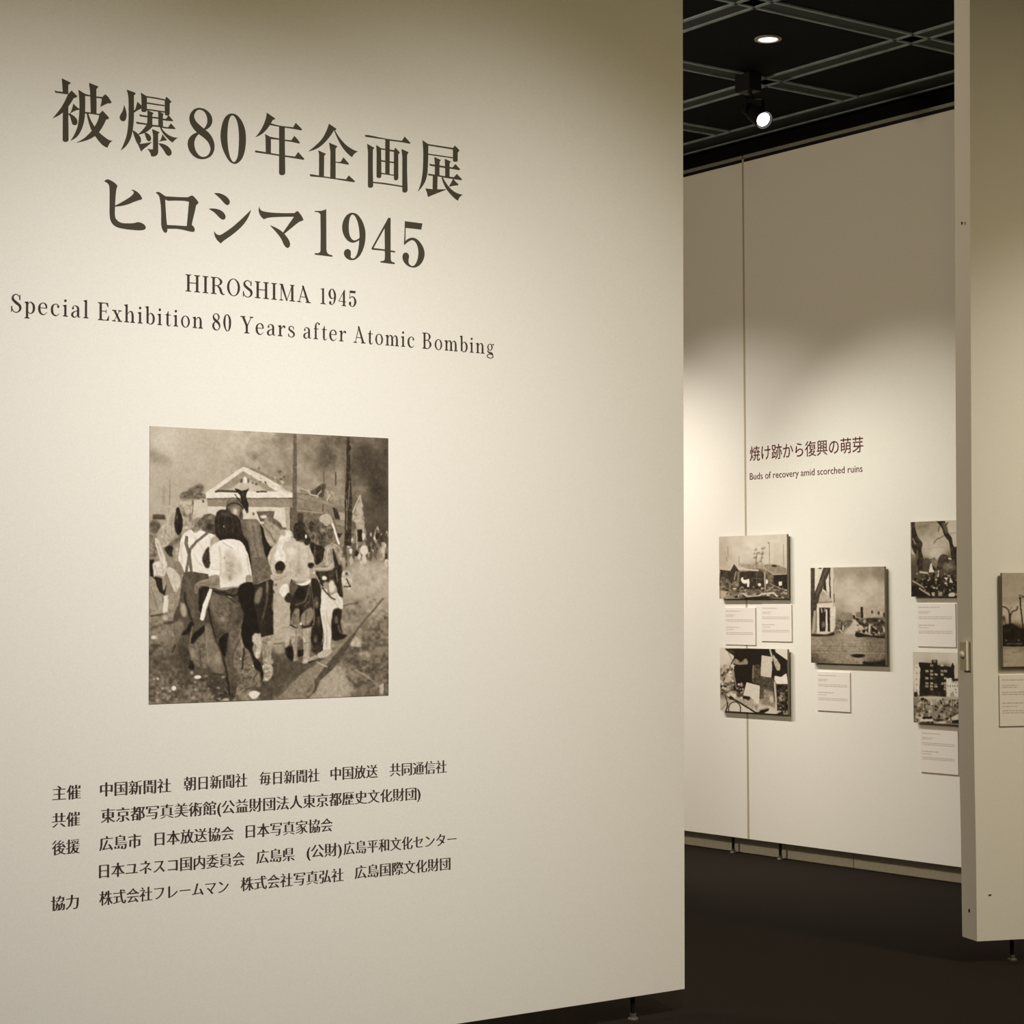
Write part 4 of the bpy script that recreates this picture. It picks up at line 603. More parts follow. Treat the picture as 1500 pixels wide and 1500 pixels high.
def paint_hut():             # dark burnt hut with pale sheets and a bicycle
    c = Canvas(1500, 1500, .3, 12)
    c.base('200,400,.78 250,300,.80 200,650,.55 300,600,.6 1130,260,.82 1210,330,.80 500,600,.08 500,800,.08 750,700,.3 900,800,.28 1100,900,.2 400,1150,.78 600,1200,.78 900,1230,.75 250,900,.45 200,1100,.7', 120)
    c.P(.10, '230,215 1020,215 1030,270 1215,400 1225,700 1000,650 1000,900 520,900 420,820 370,500 375,330 300,280', 3, .05); c.P(.22, '240,230 380,250 390,320 330,290', 4)
    c.P(.5, '~385,380 ~440,390 ~480,430 ~560,370 ~595,430 ~580,460 ~390,455', 6, .1); c.P(.28, '670,480 800,460 800,640 1000,680 1000,1000 780,1000 780,800 660,740', 8, .14); c.L(.5, 16, '682,480 672,680', 5)
    c.P(.74, '810,320 970,345 985,400 962,670 ~870,660 795,640', 2); c.P(.62, '990,300 1060,400 1105,470 1100,560 1050,560 1000,450', 5, .2); c.L(.68, 26, '940,220 975,350 1050,400', 4); c.L(.12, 30, '980,420 1050,690', 6); c.P(.86, '1020,640 1120,660 1200,600 1225,770 1045,770 1010,700', 3, .04)
    c.L(.7, 28, '1015,740 1035,1000 1040,1180', 4); c.P(.16, '1050,780 1235,780 1235,1190 1055,1190', 3, .2); c.debris(40, 1060, 850, 1230, 1150, (.1, .35, .5), 26, 5)
    c.P(.80, '575,742 785,800 768,1090 700,1060 ~660,1000 620,970 520,950', 2, .04); c.P(.5, '850,850 1000,900 1010,1150 830,1050', 12, .12); c.E(.72, 965, 1010, 28, 60, 10); c.E(.5, 880, 1060, 80, 50, 14, .14)
    c.L(.2, 18, '372,380 210,720', 3); c.L(.4, 8, '290,280 350,400', 2); c.debris(60, 170, 480, 360, 800, (.3, .5, .7, .8), 28, 5); c.P(.68, '230,740 265,600 290,600 320,740', 4); c.debris(70, 175, 770, 520, 980, (.12, .3, .55, .75), 30, 5, .8); c.L(.6, 8, '390,670 410,830')
    c.P(.12, '520,960 630,970 620,1030 560,1060 520,1010', 5); c.E(.85, 490, 1000, 16, 36, 4, rot=25); c.E(.78, 550, 1025, 16, 18, 4); c.P(.60, '~380,960 ~480,1000 ~650,1040 ~690,1100 ~660,1180 ~500,1080', 10, .12); c.E(.1, 335, 985, 36, 30, 4); c.P(.8, '320,900 420,930 400,1000 330,960', 6)
    c.L(.10, 22, '~340,1000 ~430,1040 ~620,1160 ~740,1225 ~830,1225', 3); c.P(.60, '700,1190 920,1120 900,1150 760,1200', 4); c.P(.12, '740,1230 800,1180 930,1150 920,1190 830,1240', 5); c.P(.5, '700,1090 760,1100 740,1180 700,1160', 8)
    for a in range(0, 360, 15):
        x0, y0 = 385 + 95 * math.cos(math.radians(a)), 1165 + 115 * math.sin(math.radians(a)); x1, y1 = 385 + 95 * math.cos(math.radians(a + 15)), 1165 + 115 * math.sin(math.radians(a + 15)); c.L(.16, 16, f'{x0},{y0} {x1},{y1}', 2)
    c.L(.15, 20, '~280,1060 ~270,1130 ~235,1240', 3); c.L(.2, 14, '215,860 270,1060', 3); c.L(.3, 8, '270,1060 180,1170', 3); c.P(.12, '960,1280 1150,1190 1235,1160 1235,1200 1150,1250 1160,1290', 4); c.debris(14, 1120, 1200, 1235, 1300, (.1, .5, .7), 30, 5)
    c.a += (c.rs.rand(*c.a.shape) - .5) * .05; return c
def paint_avenue():          # empty avenue with a leaning trunk and a columned building
    c = Canvas(1235, 1500, .36, 13)
    c.base('500,150,.58 800,150,.55 1000,180,.50 600,350,.70 900,350,.72 700,550,.74 1000,450,.66 500,700,.58 650,700,.66 250,300,.78 200,1050,.52 600,1050,.56 1000,1100,.42 300,1180,.50 700,1180,.58 200,1300,.38 600,1300,.50 1000,1250,.44 1040,1345,.14 140,1330,.25 690,870,.62 300,850,.4 900,850,.3', 120)
    c.noise(.06, 40); c.P(.5, '440,660 640,690 640,760 440,780', 16, .08); c.P(.26, '110,95 165,95 165,500 130,800 118,960 112,600', 3, .06); c.P(.82, '165,95 360,95 400,400 240,430 165,400', 3, .06)
    c.P(.24, '275,95 370,95 ~330,220 ~280,330 ~220,520 ~185,640 ~150,720 130,860 118,520 ~170,400 ~220,270', 3, .08); c.L(.42, 14, '320,120 230,330 190,450', 8); c.P(.2, '345,95 362,95 372,500 355,500', 3); c.P(.16, '288,270 305,270 318,430 300,400 270,380', 4); c.E(.2, 232, 105, 24, 14, 4)
    c.P(.76, '370,100 410,100 430,880 400,930 380,930', 3, .06); c.L(.45, 6, '412,110 405,600', 2); c.L(.30, 10, '410,440 418,560', 3); c.P(.62, '210,560 230,440 270,400 370,510 395,550 200,580', 4, .1); c.P(.8, '190,570 395,560 395,620 195,620', 3); c.L(.36, 10, '215,548 385,545', 3)
    c.P(.14, '215,620 360,620 355,950 225,950', 3); c.P(.80, '190,615 218,615 225,930 192,940', 2); c.P(.78, '305,640 328,640 330,950 302,950', 2); c.P(.80, '360,620 430,600 430,900 365,950', 3, .08); c.L(.6, 18, '250,630 255,680', 3); c.L(.55, 16, '295,630 290,670', 3); c.E(.4, 275, 840, 22, 40, 8); c.P(.75, '190,930 330,925 380,945 330,970 190,955', 3); c.P(.6, '150,660 175,650 170,900 130,960', 4)
    c.P(.40, '~435,760 ~520,780 ~640,770 ~640,840 ~560,900 ~500,950 ~410,950 ~430,860', 8, .18); c.L(.1, 12, '510,810 515,900', 4); c.L(.8, 12, '530,850 525,910', 4); c.L(.8, 12, '480,900 520,940', 4); c.P(.46, '~560,700 ~640,700 ~645,770 ~560,770', 6, .1); c.P(.2, '655,715 680,715 700,780 655,760', 4)
    c.P(.70, '640,830 670,780 720,785 760,830 880,960 540,960', 8, .05); c.P(.44, '690,680 760,670 760,750 700,740', 5, .08); c.P(.64, '760,610 860,630 930,610 1010,575 1040,590 1060,740 780,750', 3, .08); c.P(.16, '755,610 785,610 790,755 760,755', 3); c.E(.25, 905, 675, 14, 24, 4); c.E(.25, 988, 688, 14, 24, 4); c.P(.16, '1045,690 1080,690 1080,740 1048,740', 3)
    c.P(.22, '~690,760 ~780,770 ~860,760 ~1040,780 1080,850 1080,1000 ~960,1000 ~860,950 ~780,860', 6, .2); c.debris(50, 700, 770, 1075, 980, (.1, .3, .5, .6), 22, 4); c.L(.76, 22, '875,840 868,940', 4); c.P(.66, '1040,850 1078,900 1078,960 1050,930', 5)
    c.P(.10, '~680,968 ~880,975 ~1078,995 1078,1018 ~880,995', 5); c.P(.12, '~120,960 ~300,965 ~420,955 ~300,985 ~120,985', 6)
    for y, t in ((1030, .46), (1075, .5), (1110, .38), (1140, .44), (1175, .36), (1195, .62), (1210, .44)): c.L(t, 7, f'130,{y} 1080,{y+18}', 4, op=.7)
    for x in (520, 600, 690, 745, 790): c.L(.46, 6, f'{x},1030 {x-10},1190', 3, op=.5)
    c.E(.08, 722, 1240, 95, 24, 5); c.E(.60, 600, 1260, 60, 20, 14, op=.7); c.P(.10, '~780,1330 ~900,1325 1085,1300 1085,1370 ~900,1362', 6)
    c.noise(.12, 14, 110, 1000, 1100, 1400); c.a += (c.rs.rand(*c.a.shape) - .5) * .05; return c
def paint_trees():           # scorched trunks over rubble
    c = Canvas(1300, 1500, .3, 14)
    c.base('300,200,.52 450,250,.56 600,350,.66 400,500,.68 500,600,.74 750,250,.72 900,400,.75 1100,300,.75 200,900,.3 400,800,.3 700,750,.35 400,1050,.12 700,1050,.15 300,1200,.08 900,900,.25 1100,1100,.2 1100,600,.7', 110)
    c.noise(.06, 40); c.L(.42, 10, '360,158 500,150', 4); c.P(.46, '240,200 420,170 400,230 240,230', 10); c.L(.5, 7, '320,560 450,530 640,500', 4, op=.6); c.L(.5, 9, '700,320 830,295', 4)
    c.P(.18, '148,150 205,150 ~215,270 ~260,380 ~312,460 ~300,560 ~330,680 350,830 250,860 210,620 ~165,540 150,480', 3, .12); c.L(.6, 14, '165,380 210,470', 5); c.L(.4, 24, '240,560 230,700', 8); c.L(.4, 12, '230,350 290,440', 6); c.P(.7, '150,530 190,610 180,630 150,600', 5)
    c.P(.17, '512,135 640,132 ~665,210 ~690,300 ~740,380 ~770,500 820,500 900,420 920,440 850,560 830,700 740,700 ~720,560 ~700,440 ~630,330 ~590,230', 3, .1); c.P(.36, '600,150 660,170 690,300 650,320', 10, .1); c.L(.2, 16, '650,200 690,150', 3); c.L(.25, 12, '560,200 545,290', 3); c.L(.3, 9, '~640,340 ~570,380 ~520,400 ~480,460', 3); c.L(.25, 10, '630,340 670,390', 3)
    c.P(.30, '~340,690 ~440,690 ~500,670 ~480,800 ~340,850', 5, .1); c.P(.26, '~520,840 ~540,700 ~600,620 ~680,640 ~740,700 ~820,700 ~830,930 ~560,900', 6, .12); c.P(.8, '690,665 740,680 730,700 690,690', 3); c.P(.46, '~440,700 ~520,700 ~510,820 ~440,760', 5, .1); c.E(.42, 700, 800, 90, 60, 14, .14)
    c.P(.86, '430,760 450,750 485,880 405,885', 3); c.L(.72, 26, '275,880 390,895', 4); c.L(.76, 22, '545,860 540,950', 4); c.L(.5, 14, '510,850 510,1090', 4); c.P(.1, '525,960 560,960 560,1120 525,1120', 3); c.P(.1, '450,760 520,860 470,850', 5)
    c.debris(120, 170, 900, 1300, 1230, (.07, .15, .3, .5, .65), 26, 4); c.P(.1, '160,1090 260,1080 420,1230 300,1250 165,1250', 5); c.L(.58, 26, '265,1115 420,1220', 4); c.L(.66, 18, '170,1010 340,1110', 6); c.P(.82, '625,960 690,960 665,1000', 3); c.P(.76, '720,950 760,1040 705,1035', 4); c.P(.76, '690,1210 ~740,1180 ~790,1195 760,1250 700,1245', 4); c.E(.6, 575, 1200, 34, 36, 8, .15); c.E(.85, 480, 1110, 14, 14, 4); c.E(.72, 655, 1045, 24, 14, 4)
    c.a += (c.rs.rand(*c.a.shape) - .5) * .05; return c
def paint_block():           # gutted tall block above a field of rubble
    c = Canvas(1000, 1500, .42, 15)
    c.base('150,130,.74 400,130,.76 570,150,.80 580,350,.75 900,200,.78 160,350,.76 300,400,.14 450,350,.14 550,500,.7 300,620,.6 400,750,.5 200,750,.4 550,750,.4 900,700,.4 900,450,.6', 70)
    c.P(.12, '185,215 320,225 320,190 380,190 380,245 520,265 540,215 558,260 558,385 470,385 470,575 190,575', 2, .05); c.P(.82, '150,240 180,235 200,280 190,560 140,560 135,300', 2, .05)
    for i in range(5): c.E(.5, 163, 270 + i * 60, 5, 12, 2)
    c.E(.45, 350, 205, 18, 16, 4)
    for y in (250, 310, 345, 385, 440, 470, 500):
        for x in (270, 320, 365, 430, 465):
            if c.rs.rand() < .62: c.P(.56, f'{x-18},{y-16} {x+16},{y-12} {x+14},{y+10} {x-16},{y+10}', 2, .2)
    c.P(.12, '350,370 430,380 420,440 350,440', 3); c.P(.16, '200,520 470,520 470,575 200,575', 4, .12); c.P(.84, '470,385 525,378 530,430 600,440 600,575 480,575', 2, .04); c.P(.16, '530,385 600,385 600,410 540,415', 2)
    for x, y in ((490, 465), (515, 465), (540, 462), (565, 462), (590, 462), (570, 500), (575, 530)): c.E(.24, x, y, 5, 9, 1.5)
    c.P(.6, '515,540 545,515 560,575 515,575', 3); c.E(.16, 155, 550, 20, 28, 4); c.P(.72, '190,575 ~330,570 ~450,585 ~440,620 ~300,605 200,610', 5)
    c.debris(230, 135, 600, 640, 850, (.12, .2, .4, .55, .7), 17, 2.5); c.P(.72, '150,770 230,790 220,815 150,800', 3); c.P(.82, '185,812 330,810 330,832 200,835', 2); c.P(.80, '385,838 470,835 470,852 390,852', 2); c.P(.13, '225,785 330,785 320,808 225,806', 3)
    c.P(.74, '~530,810 ~570,770 600,760 600,815', 3); c.P(.12, '530,825 600,815 600,855 530,850', 3); c.P(.74, '640,560 900,600 900,700 640,640', 12)
    c.a += (c.rs.rand(*c.a.shape) - .5) * .05; return c
def paint_wagon():           # bare tree and a dark mass beside a road
    c = Canvas(1400, 1500, .3, 16)
    c.base('400,150,.60 500,200,.62 430,320,.64 500,400,.74 400,400,.70 700,200,.62 1000,300,.65 450,600,.14 800,600,.2 450,750,.62 700,750,.6 1100,750,.58', 60)
    c.noise(.05, 20); c.P(.6, '350,290 420,300 540,280 540,320 420,335 350,330', 10)
    c.L(.22, 10, '~355,365 ~400,380 ~420,430 ~425,500', 2); c.L(.22, 10, '~485,365 ~480,390 ~440,410 ~425,450', 2); c.L(.2, 16, '425,420 425,510', 2); c.L(.28, 7, '355,430 385,470 395,520', 2); c.L(.35, 5, '440,370 420,400', 2); c.L(.3, 7, '365,500 380,440', 2); c.E(.36, 376, 470, 16, 30, 6, .2)
    c.L(.14, 11, '502,290 530,540', 1.5); c.L(.2, 6, '495,275 540,290', 1.5); c.L(.2, 6, '505,298 700,268', 1.5)
    c.P(.10, '355,520 ~400,505 ~450,500 ~510,540 ~640,520 ~900,560 900,680 355,680', 3, .08); c.E(.5, 398, 632, 5, 6, 1.5); c.E(.5, 492, 632, 6, 7, 1.5); c.L(.46, 6, '400,660 520,658', 2); c.L(.62, 5, '355,686 900,690', 2)
    c.L(.40, 4, '440,730 515,715', 2); c.L(.5, 4, '370,740 430,750', 2); c.L(.48, 6, '355,800 420,795', 3); c.debris(30, 600, 560, 1000, 660, (.15, .4, .6), 20)
    c.a += (c.rs.rand(*c.a.shape) - .5) * .04; return c

# ------------------------------------------------------------------ the title panel
TR = hit(1000.5, 0, (1, 0, 0), XA); BR = hit(1003.3, 1449, (1, 0, 0), XA)
ytop = BR[1] + (TR[1] - BR[1]) * (4.08 - BR[2]) / (TR[2] - BR[2])
bm = bmesh.new()
prism(bm, [(XA, -1.0, .0875), (XA, BR[1], .0875), (XA - .06, BR[1], .0875), (XA - .06, -1.0, .0875)],
          [(XA, -1.0, 4.08), (XA, ytop, 4.08), (XA - .06, ytop, 4.08), (XA - .06, -1.0, 4.08)])
bevel(bm, .0015, 1)
tp = empty('exhibition_panel', (XA - .03, 2.0, 0), label='wide cream panel carrying the large Japanese exhibition title and the organiser names', category='panel')
from_bm(bm, 'panel_board', M['panel'], tp)
def leg(parent, x, y, top):
    bm = bmesh.new(); lathe(bm, (x, y, .012), (0, 0, 1), [(.0085, 0), (.0085, top - .012)], 16); l = from_bm(bm, 'leg', M['black'], parent)
    bm = bmesh.new(); lathe(bm, (x, y, .0), (0, 0, 1), [(.0195, 0), (.0195, .005), (.016, .009), (.012, .011), (.011, .024), (.0, .024)], 20)
    f = bpy.data.meshes.new('foot'); bm.to_mesh(f); bm.free(); o = link('foot', f, M['foot']); put(o, l)
for y in (4.743, 3.05, .6): leg(tp, -5.686, y, .09)
for k in TITLE: put(link('title_lettering', title_mesh([k]), M['ink']), tp)
CAP = pxA(272, 401.5)[1] - pxA(272, 426.4)[1]
for t, xl, yl, xr, yr in (('HIROSHIMA', 271.8, 426.6, 454.4, 443.8), ('1945', 468.5, 444.8, 522.5, 450.2)):
    f = Flat(); word(f, t, xl, yl, xr, yr, CAP); put(link('subtitle_lettering', f.mesh('subtitle_lettering', onA), M['ink2']), tp)
CAP2 = pxA(150, 442.5)[1] - pxA(150, 468.4)[1]
for t, xl, yl, xr, yr in (('Special', 16, 456.6, 129.5, 466.6), ('Exhibition', 143.5, 467.8, 297, 482.0), ('80', 310.2, 483.2, 339, 486), ('Years', 352.8, 487.2, 431.5, 494.3),
                          ('after', 444, 495.3, 506.3, 500.2), ('Atomic', 518, 501.6, 607.2, 509.2), ('Bombing', 618.6, 510.2, 723.2, 519.2)):
    f = Flat(); word(f, t, xl, yl, xr, yr, CAP2, .10)
    put(link('subtitle_lettering', f.mesh('subtitle_lettering', onA), M['ink2']), tp)
EM = pxA(158, 1145.3)[1] - pxA(158, 1168.2)[1]; EM *= 1.02
ROWS = [[('主催', 76.6, 1162.5, 118.7, 1159), ('中国新聞社', 146.4, 1157, 250.5, 1149.8), ('朝日新聞社', 269, 1148.5, 362.5, 1142), ('毎日新聞社', 379.6, 1140.8, 468, 1134.8), ('中国放送', 484, 1133.8, 553.5, 1129), ('共同通信社', 570.5, 1128, 654.4, 1122.5)],
        [('共催', 76.2, 1202, 117.6, 1198.5), ('東京都写真美術館(公益財団法人東京都歴史文化財団)', 147.5, 1196.5, 616, 1160.5)],
        [('後援', 76, 1242.5, 117.3, 1238.5), ('広島市', 145.3, 1236, 207.2, 1231), ('日本放送協会', 226.4, 1229, 342.7, 1219.5), ('日本写真家協会', 359.8, 1218, 487.3, 1207.5)],
        [('日本ユネスコ国内委員会', 145, 1276.5, 358.6, 1257), ('広島県', 375.3, 1255.5, 431.9, 1250.5), ('(公財)', 449, 1247, 500.5, 1243.8), ('広島平和文化センター', 503, 1243.2, 668.7, 1228)],
        [('協力', 74.5, 1324, 115.5, 1320), ('株式会社フレームマン', 145.4, 1316.5, 335, 1297.5), ('株式会社写真弘社', 352.3, 1296, 503.4, 1280.5), ('広島国際文化財団', 519.4, 1278.5, 659.7, 1264)]]
for row in ROWS:
    for t, xl, yl, xr, yr in row:
        f = Flat(); jp_line(f, t, xl, yl, xr, yr, EM, pxA, .019, .028)
        put(link('organiser_lettering', f.mesh('organiser_lettering', onA), M['ink2']), tp)
# large photograph, pasted flush on the panel
y0, y1 = 2.826, 3.688; z0, z1 = 1.186, 2.0275
bm = bmesh.new(); box(bm, XA, XA + .0016, y0, y1, z0, z1)
o = from_bm(bm, 'photograph', M['board'], None, label='large square sepia photograph on the title panel showing a crowd from behind before a house', category='photograph')
cvm = paint_main()
fnA = lambda s, t: np.stack([np.full_like(s, XA + .0019), y0 + (y1 - y0) * s, z1 + (z0 - z1) * t], 1)
put(link('print', print_mesh('print', cvm, fnA, 430, 430, (210, 620, 3.571), 1.0), PM), o)

# ------------------------------------------------------------------ the far panels
XS = -8.859
def far_panel(xa, xb, legs, label):
    p = empty('exhibition_panel', ((xa + xb) / 2, YB + .02, 0), label=label, category='panel', group='white panels along the far wall')
    bm = bmesh.new(); box(bm, xa, xb, YB, YB + .04, .0965, 4.066); bevel(bm, .001, 1); from_bm(bm, 'panel_board', M['panel'], p)
    bm = bmesh.new(); box(bm, xa, xb, YB + .008, YB + .032, 4.066, 4.088); from_bm(bm, 'rail_recess', M['black'], p)
    bm = bmesh.new(); box(bm, xa, xb, YB, YB + .044, 4.086, 4.108); bevel(bm, .002, 1); from_bm(bm, 'top_rail', M['rail'], p)
    for x in legs: leg(p, x, YB + .02, .1)
    return p
LX1 = hit(1074, 1240, (0, 1, 0), YB + .02)[0]; LX2 = hit(1143, 1250, (0, 1, 0), YB + .02)[0]
fp1 = far_panel(-12.4, XS - .004, (-12.2, LX1), 'far white panel left of the joint, mostly hidden behind the title panel')
fp2 = far_panel(XS + .004, -5.2, (LX2, -5.5), 'far white panel right of the joint, with the maroon section heading')
bm = bmesh.new(); box(bm, XS - .0035, XS + .0115, YB - .0004, YB + .004, .0965, 4.085); from_bm(bm, 'joint_strip', M['seam'], fp2)
f = Flat(); jp_line(f, '焼け跡から復興の萌芽', 1098.3, 663.5, 1264.5, 652, pxB(1180, 646)[1] - pxB(1180, 670.5)[1], pxB, .0, .004)
put(link('heading_lettering', f.mesh('heading_lettering', onB), M['red']), fp2)
f = Flat()
c_ = bpy.data.curves.new('t', 'FONT'); c_.body = 'Buds of recovery amid scorched ruins'; c_.size = 1.0; c_.resolution_u = 3
o_ = bpy.data.objects.new('t', c_); COL.objects.link(o_); bpy.context.view_layer.update()
m_ = bpy.data.meshes.new_from_object(o_.evaluated_get(bpy.context.evaluated_depsgraph_get())); a_ = np.array([v.co[:2] for v in m_.vertices]); lo, hi = a_.min(0), a_.max(0)
xa, za = pxB(1098.5, 703); xb, zb = pxB(1263.5, 690.8); cap = pxB(1180, 686.3)[1] - pxB(1180, 696.8)[1]; s_ = (xb - xa) / (hi[0] - lo[0])
f.v = [(xa + (p[0] - lo[0]) * s_, (za + zb) / 2 + p[1] * cap / .72) for p in a_]; f.f = [tuple(p.vertices) for p in m_.polygons]
cx = [sum(f.v[i][0] for i in q) / len(q) for q in f.f]; od = np.argsort(cx); gr = [[]]
mxr = -1e9
for i in od:
    q = f.f[i]; a0 = min(f.v[j][0] for j in q)
    if a0 > mxr + .16 * s_ and gr[-1]: gr.append([])
    gr[-1].append(q); mxr = max(mxr, max(f.v[j][0] for j in q))
for g_ in gr:
    w_ = Flat(); w_.v = f.v; ids = sorted({j for q in g_ for j in q}); mp = {j: k for k, j in enumerate(ids)}; w_.v = [f.v[j] for j in ids]; w_.f = [tuple(mp[j] for j in q) for q in g_]
    put(link('heading_lettering', w_.mesh('heading_lettering', onB), M['red']), fp2)
bpy.data.objects.remove(o_); bpy.data.curves.remove(c_); bpy.data.meshes.remove(m_)

# black band above the panels, on the wall
bm = bmesh.new(); box(bm, -15.9, 5.9, 8.352, 8.36, 3.7, 4.205); from_bm(bm, 'trim_1', M['ceil'], kind='structure')

# mounted photographs and caption cards on the far panels
def board_B(x0, x1, z1, z0, cv, reading, label, group=None):
    y = YB - .026; bm = bmesh.new(); box(bm, x0, x1, y, YB - .012, z0, z1)
    o = from_bm(bm, 'photograph', M['board'], None, label=label, category='photograph', group='mounted photographs on the panels')
    bm = bmesh.new(); box(bm, x0 + .05, x1 - .05, YB - .012, YB, z0 + .05, z1 - .05); from_bm(bm, 'mounting_batten', M['board'], o)
    fn = lambda s, t: np.stack([x0 + (x1 - x0) * s, np.full_like(s, y - .0005), z1 + (z0 - z1) * t], 1)
    put(link('print', print_mesh('print', cv, fn, 170, 150, reading, 1.0), PM), o); return o
def card_text(rs, w, h):
    blocks = [Flat(), Flat()]; f = blocks[0]; z = h - .022
    def line(x0, x1, z, t=.0046):
        x = x0
        while x < x1:
            l = min(rs.uniform(.008, .03), x1 - x); f.loops([[(x, z), (x + l, z), (x + l, z + t), (x, z + t)]]); x += l + .004
    line(.012, w * rs.uniform(.5, .62), z); line(.012, w * .34, z - .022, .0036); line(.012, w * .30, z - .030, .0036)
    for k in range(2): line(.012, w * .92, z - .050 - .009 * k, .0038)
    f = blocks[1]; line(.012, w * rs.uniform(.4, .6), z - .095); line(.012, w * .30, z - .108, .0036)
    for k in range(2): line(.012, w * .92, z - .126 - .009 * k, .0038)
    return blocks
def card_B(x0, x1, z1, z0, label, seed):
    bm = bmesh.new(); box(bm, x0, x1, YB - .006, YB, z0, z1); o = from_bm(bm, 'caption_card', M['card'], None, label=label, category='caption', group='caption cards under the photographs')
    for f in card_text(random.Random(seed), x1 - x0, z1 - z0): put(link('caption_text', f.mesh('caption_text', lambda u, v, o=0: (x0 + u, YB - .0066, z0 + v)), M['cardink']), o)
cs, ch, ca, ct, cb, cw = paint_shacks(), paint_hut(), paint_avenue(), paint_trees(), paint_block(), paint_wagon()
board_B(-9.060, -8.488, 1.862, 1.494, cs, (1040, 770, 10.714), 'photograph of low shacks and a thin tree, at the top left of the far panel')
board_B(-9.060, -8.492, 1.205, .835, ch, (1040, 930, 10.714), 'photograph of a dark hut with pale sheets, at the bottom left of the far panel')
board_B(-8.303, -7.740, 1.666, 1.134, ca, (1175, 820, 8.824), 'upright photograph of an empty avenue, in the middle of the far panel')
board_B(-7.548, -6.975, 1.900, 1.502, ct, (1320, 750, 10.0), 'photograph of scorched tree trunks, at the top right of the far panel')
board_B(-7.542, -6.975, 1.208, .835, cb, (1320, 940, 7.143), 'photograph of a gutted tall building, at the bottom right of the far panel')
card_B(-9.038, -8.776, 1.442, 1.225, 'left of the two caption cards between the shack and hut photographs', 3)
card_B(-8.729, -8.477, 1.459, 1.249, 'right of the two caption cards between the shack and hut photographs', 4)
card_B(-8.280, -8.025, 1.085, .868, 'caption card directly under the avenue photograph', 5)
card_B(-7.528, -7.262, 1.466, 1.238, 'caption card between the tree trunk and gutted building photographs', 6)
card_B(-7.516, -7.257, .800, .574, 'caption card under the gutted building photograph, lowest of the cards', 7)

# ------------------------------------------------------------------ the partition at the right
rows = [(0, 1420.5, 1397.6), (200, 1420.8, 1398.2), (750, 1423.2, 1400.6), (950, 1425.0, 1402.7), (1130, 1427.5, 1405.5), (1235, 1429.5, 1407.7), (1377, 1431.2, 1409.7)]
Fc = [hit(a, y, NP_, CP) for y, a, b in rows]; dF = float(DP @ Fc[-1]); Bc = []
for (y, a, b), F_ in zip(rows, Fc):
    q = hit(b, y, DP, float(DP @ F_)); q[2] = F_[2]; Bc.append(q)
zb = .0955; Fc[-1][2] = zb; Bc[-1][2] = zb
k = (4.10 - Fc[0][2]) / (Fc[0][2] - Fc[1][2]); Fc.insert(0, Fc[0] + (Fc[0] - Fc[1]) * k); Bc.insert(0, Bc[0] + (Bc[0] - Bc[1]) * k); Bc[0][2] = Fc[0][2]
pp = empty('exhibition_panel', tuple(Fc[-1][:2]) + (0,), label='nearer white partition cut by the right edge of the photo, end edge showing', category='panel')
bm = bmesh.new(); L_ = 1.25
cols = [[bm.verts.new(p) for p in col] for col in (Bc, Fc, [f_ + DP * L_ for f_ in Fc], [b_ + DP * L_ for b_ in Bc])]
n_ = len(Fc)
for i in range(4):
    A_, B_ = cols[i], cols[(i + 1) % 4]
    for j in range(n_ - 1): bm.faces.new((A_[j], A_[j + 1], B_[j + 1], B_[j]))
bm.faces.new([c[0] for c in cols]); bm.faces.new([c[-1] for c in cols][::-1]); bmesh.ops.recalc_face_normals(bm, faces=bm.faces)
pb = from_bm(bm, 'panel_board', M['panel'], pp)
lp = hit(1482.5, 1400, NP_, CP - .055); leg(pp, lp[0], lp[1], .10)
lp2 = lp + DP * .95; leg(pp, lp2[0], lp2[1], .10)
def mark(px, py, n, c, axu, hu, hv, off):   # small screw heads and scratches
    p = hit(px, py, n, c); bm = bmesh.new(); obox(bm, p + np.array(n) * 0, axu, Z, np.array(n, float), hu, hv, .0015); from_bm(bm, 'screw', M['black'], pp)
mark(1414.2, 995, DP, dF, NP_, .004, .008, 0); mark(1419.8, 1334, DP, dF, NP_, .005, .007, 0); mark(1409, 327, DP, dF, NP_, .004, .006, 0); mark(1450, 1311, NP_, CP, DP, .006, .0025, 0)
# small switch box on its end edge
Fm = hit(1424.7, 927, NP_, CP)
sb = empty('switch_box', tuple(Fm), label='small beige box with a round knob on the end edge of the right partition', category='switch')
bm = bmesh.new(); cc = Fm - NP_ * .052 - DP * .009; cc[2] = 1.257; obox(bm, cc, NP_, DP, Z, .029, .009, .060); bevel(bm, .0015, 2); from_bm(bm, 'case', M['plastic'], sb)
bm = bmesh.new(); cc = Fm - NP_ * .052 - DP * .0185; cc[2] = 1.257; obox(bm, cc, NP_, DP, Z, .025, .001, .056); from_bm(bm, 'cover_plate', M['plastic2'], sb)
bm = bmesh.new(); kc = Fm - NP_ * .050 - DP * .019; kc[2] = 1.262; lathe(bm, kc, -DP, [(.017, 0), (.017, .004), (.014, .010), (.008, .014), (.0, .0155)], 20); kb = from_bm(bm, 'knob', M['plastic'], sb)
for p_ in kb.data.polygons: p_.use_smooth = True
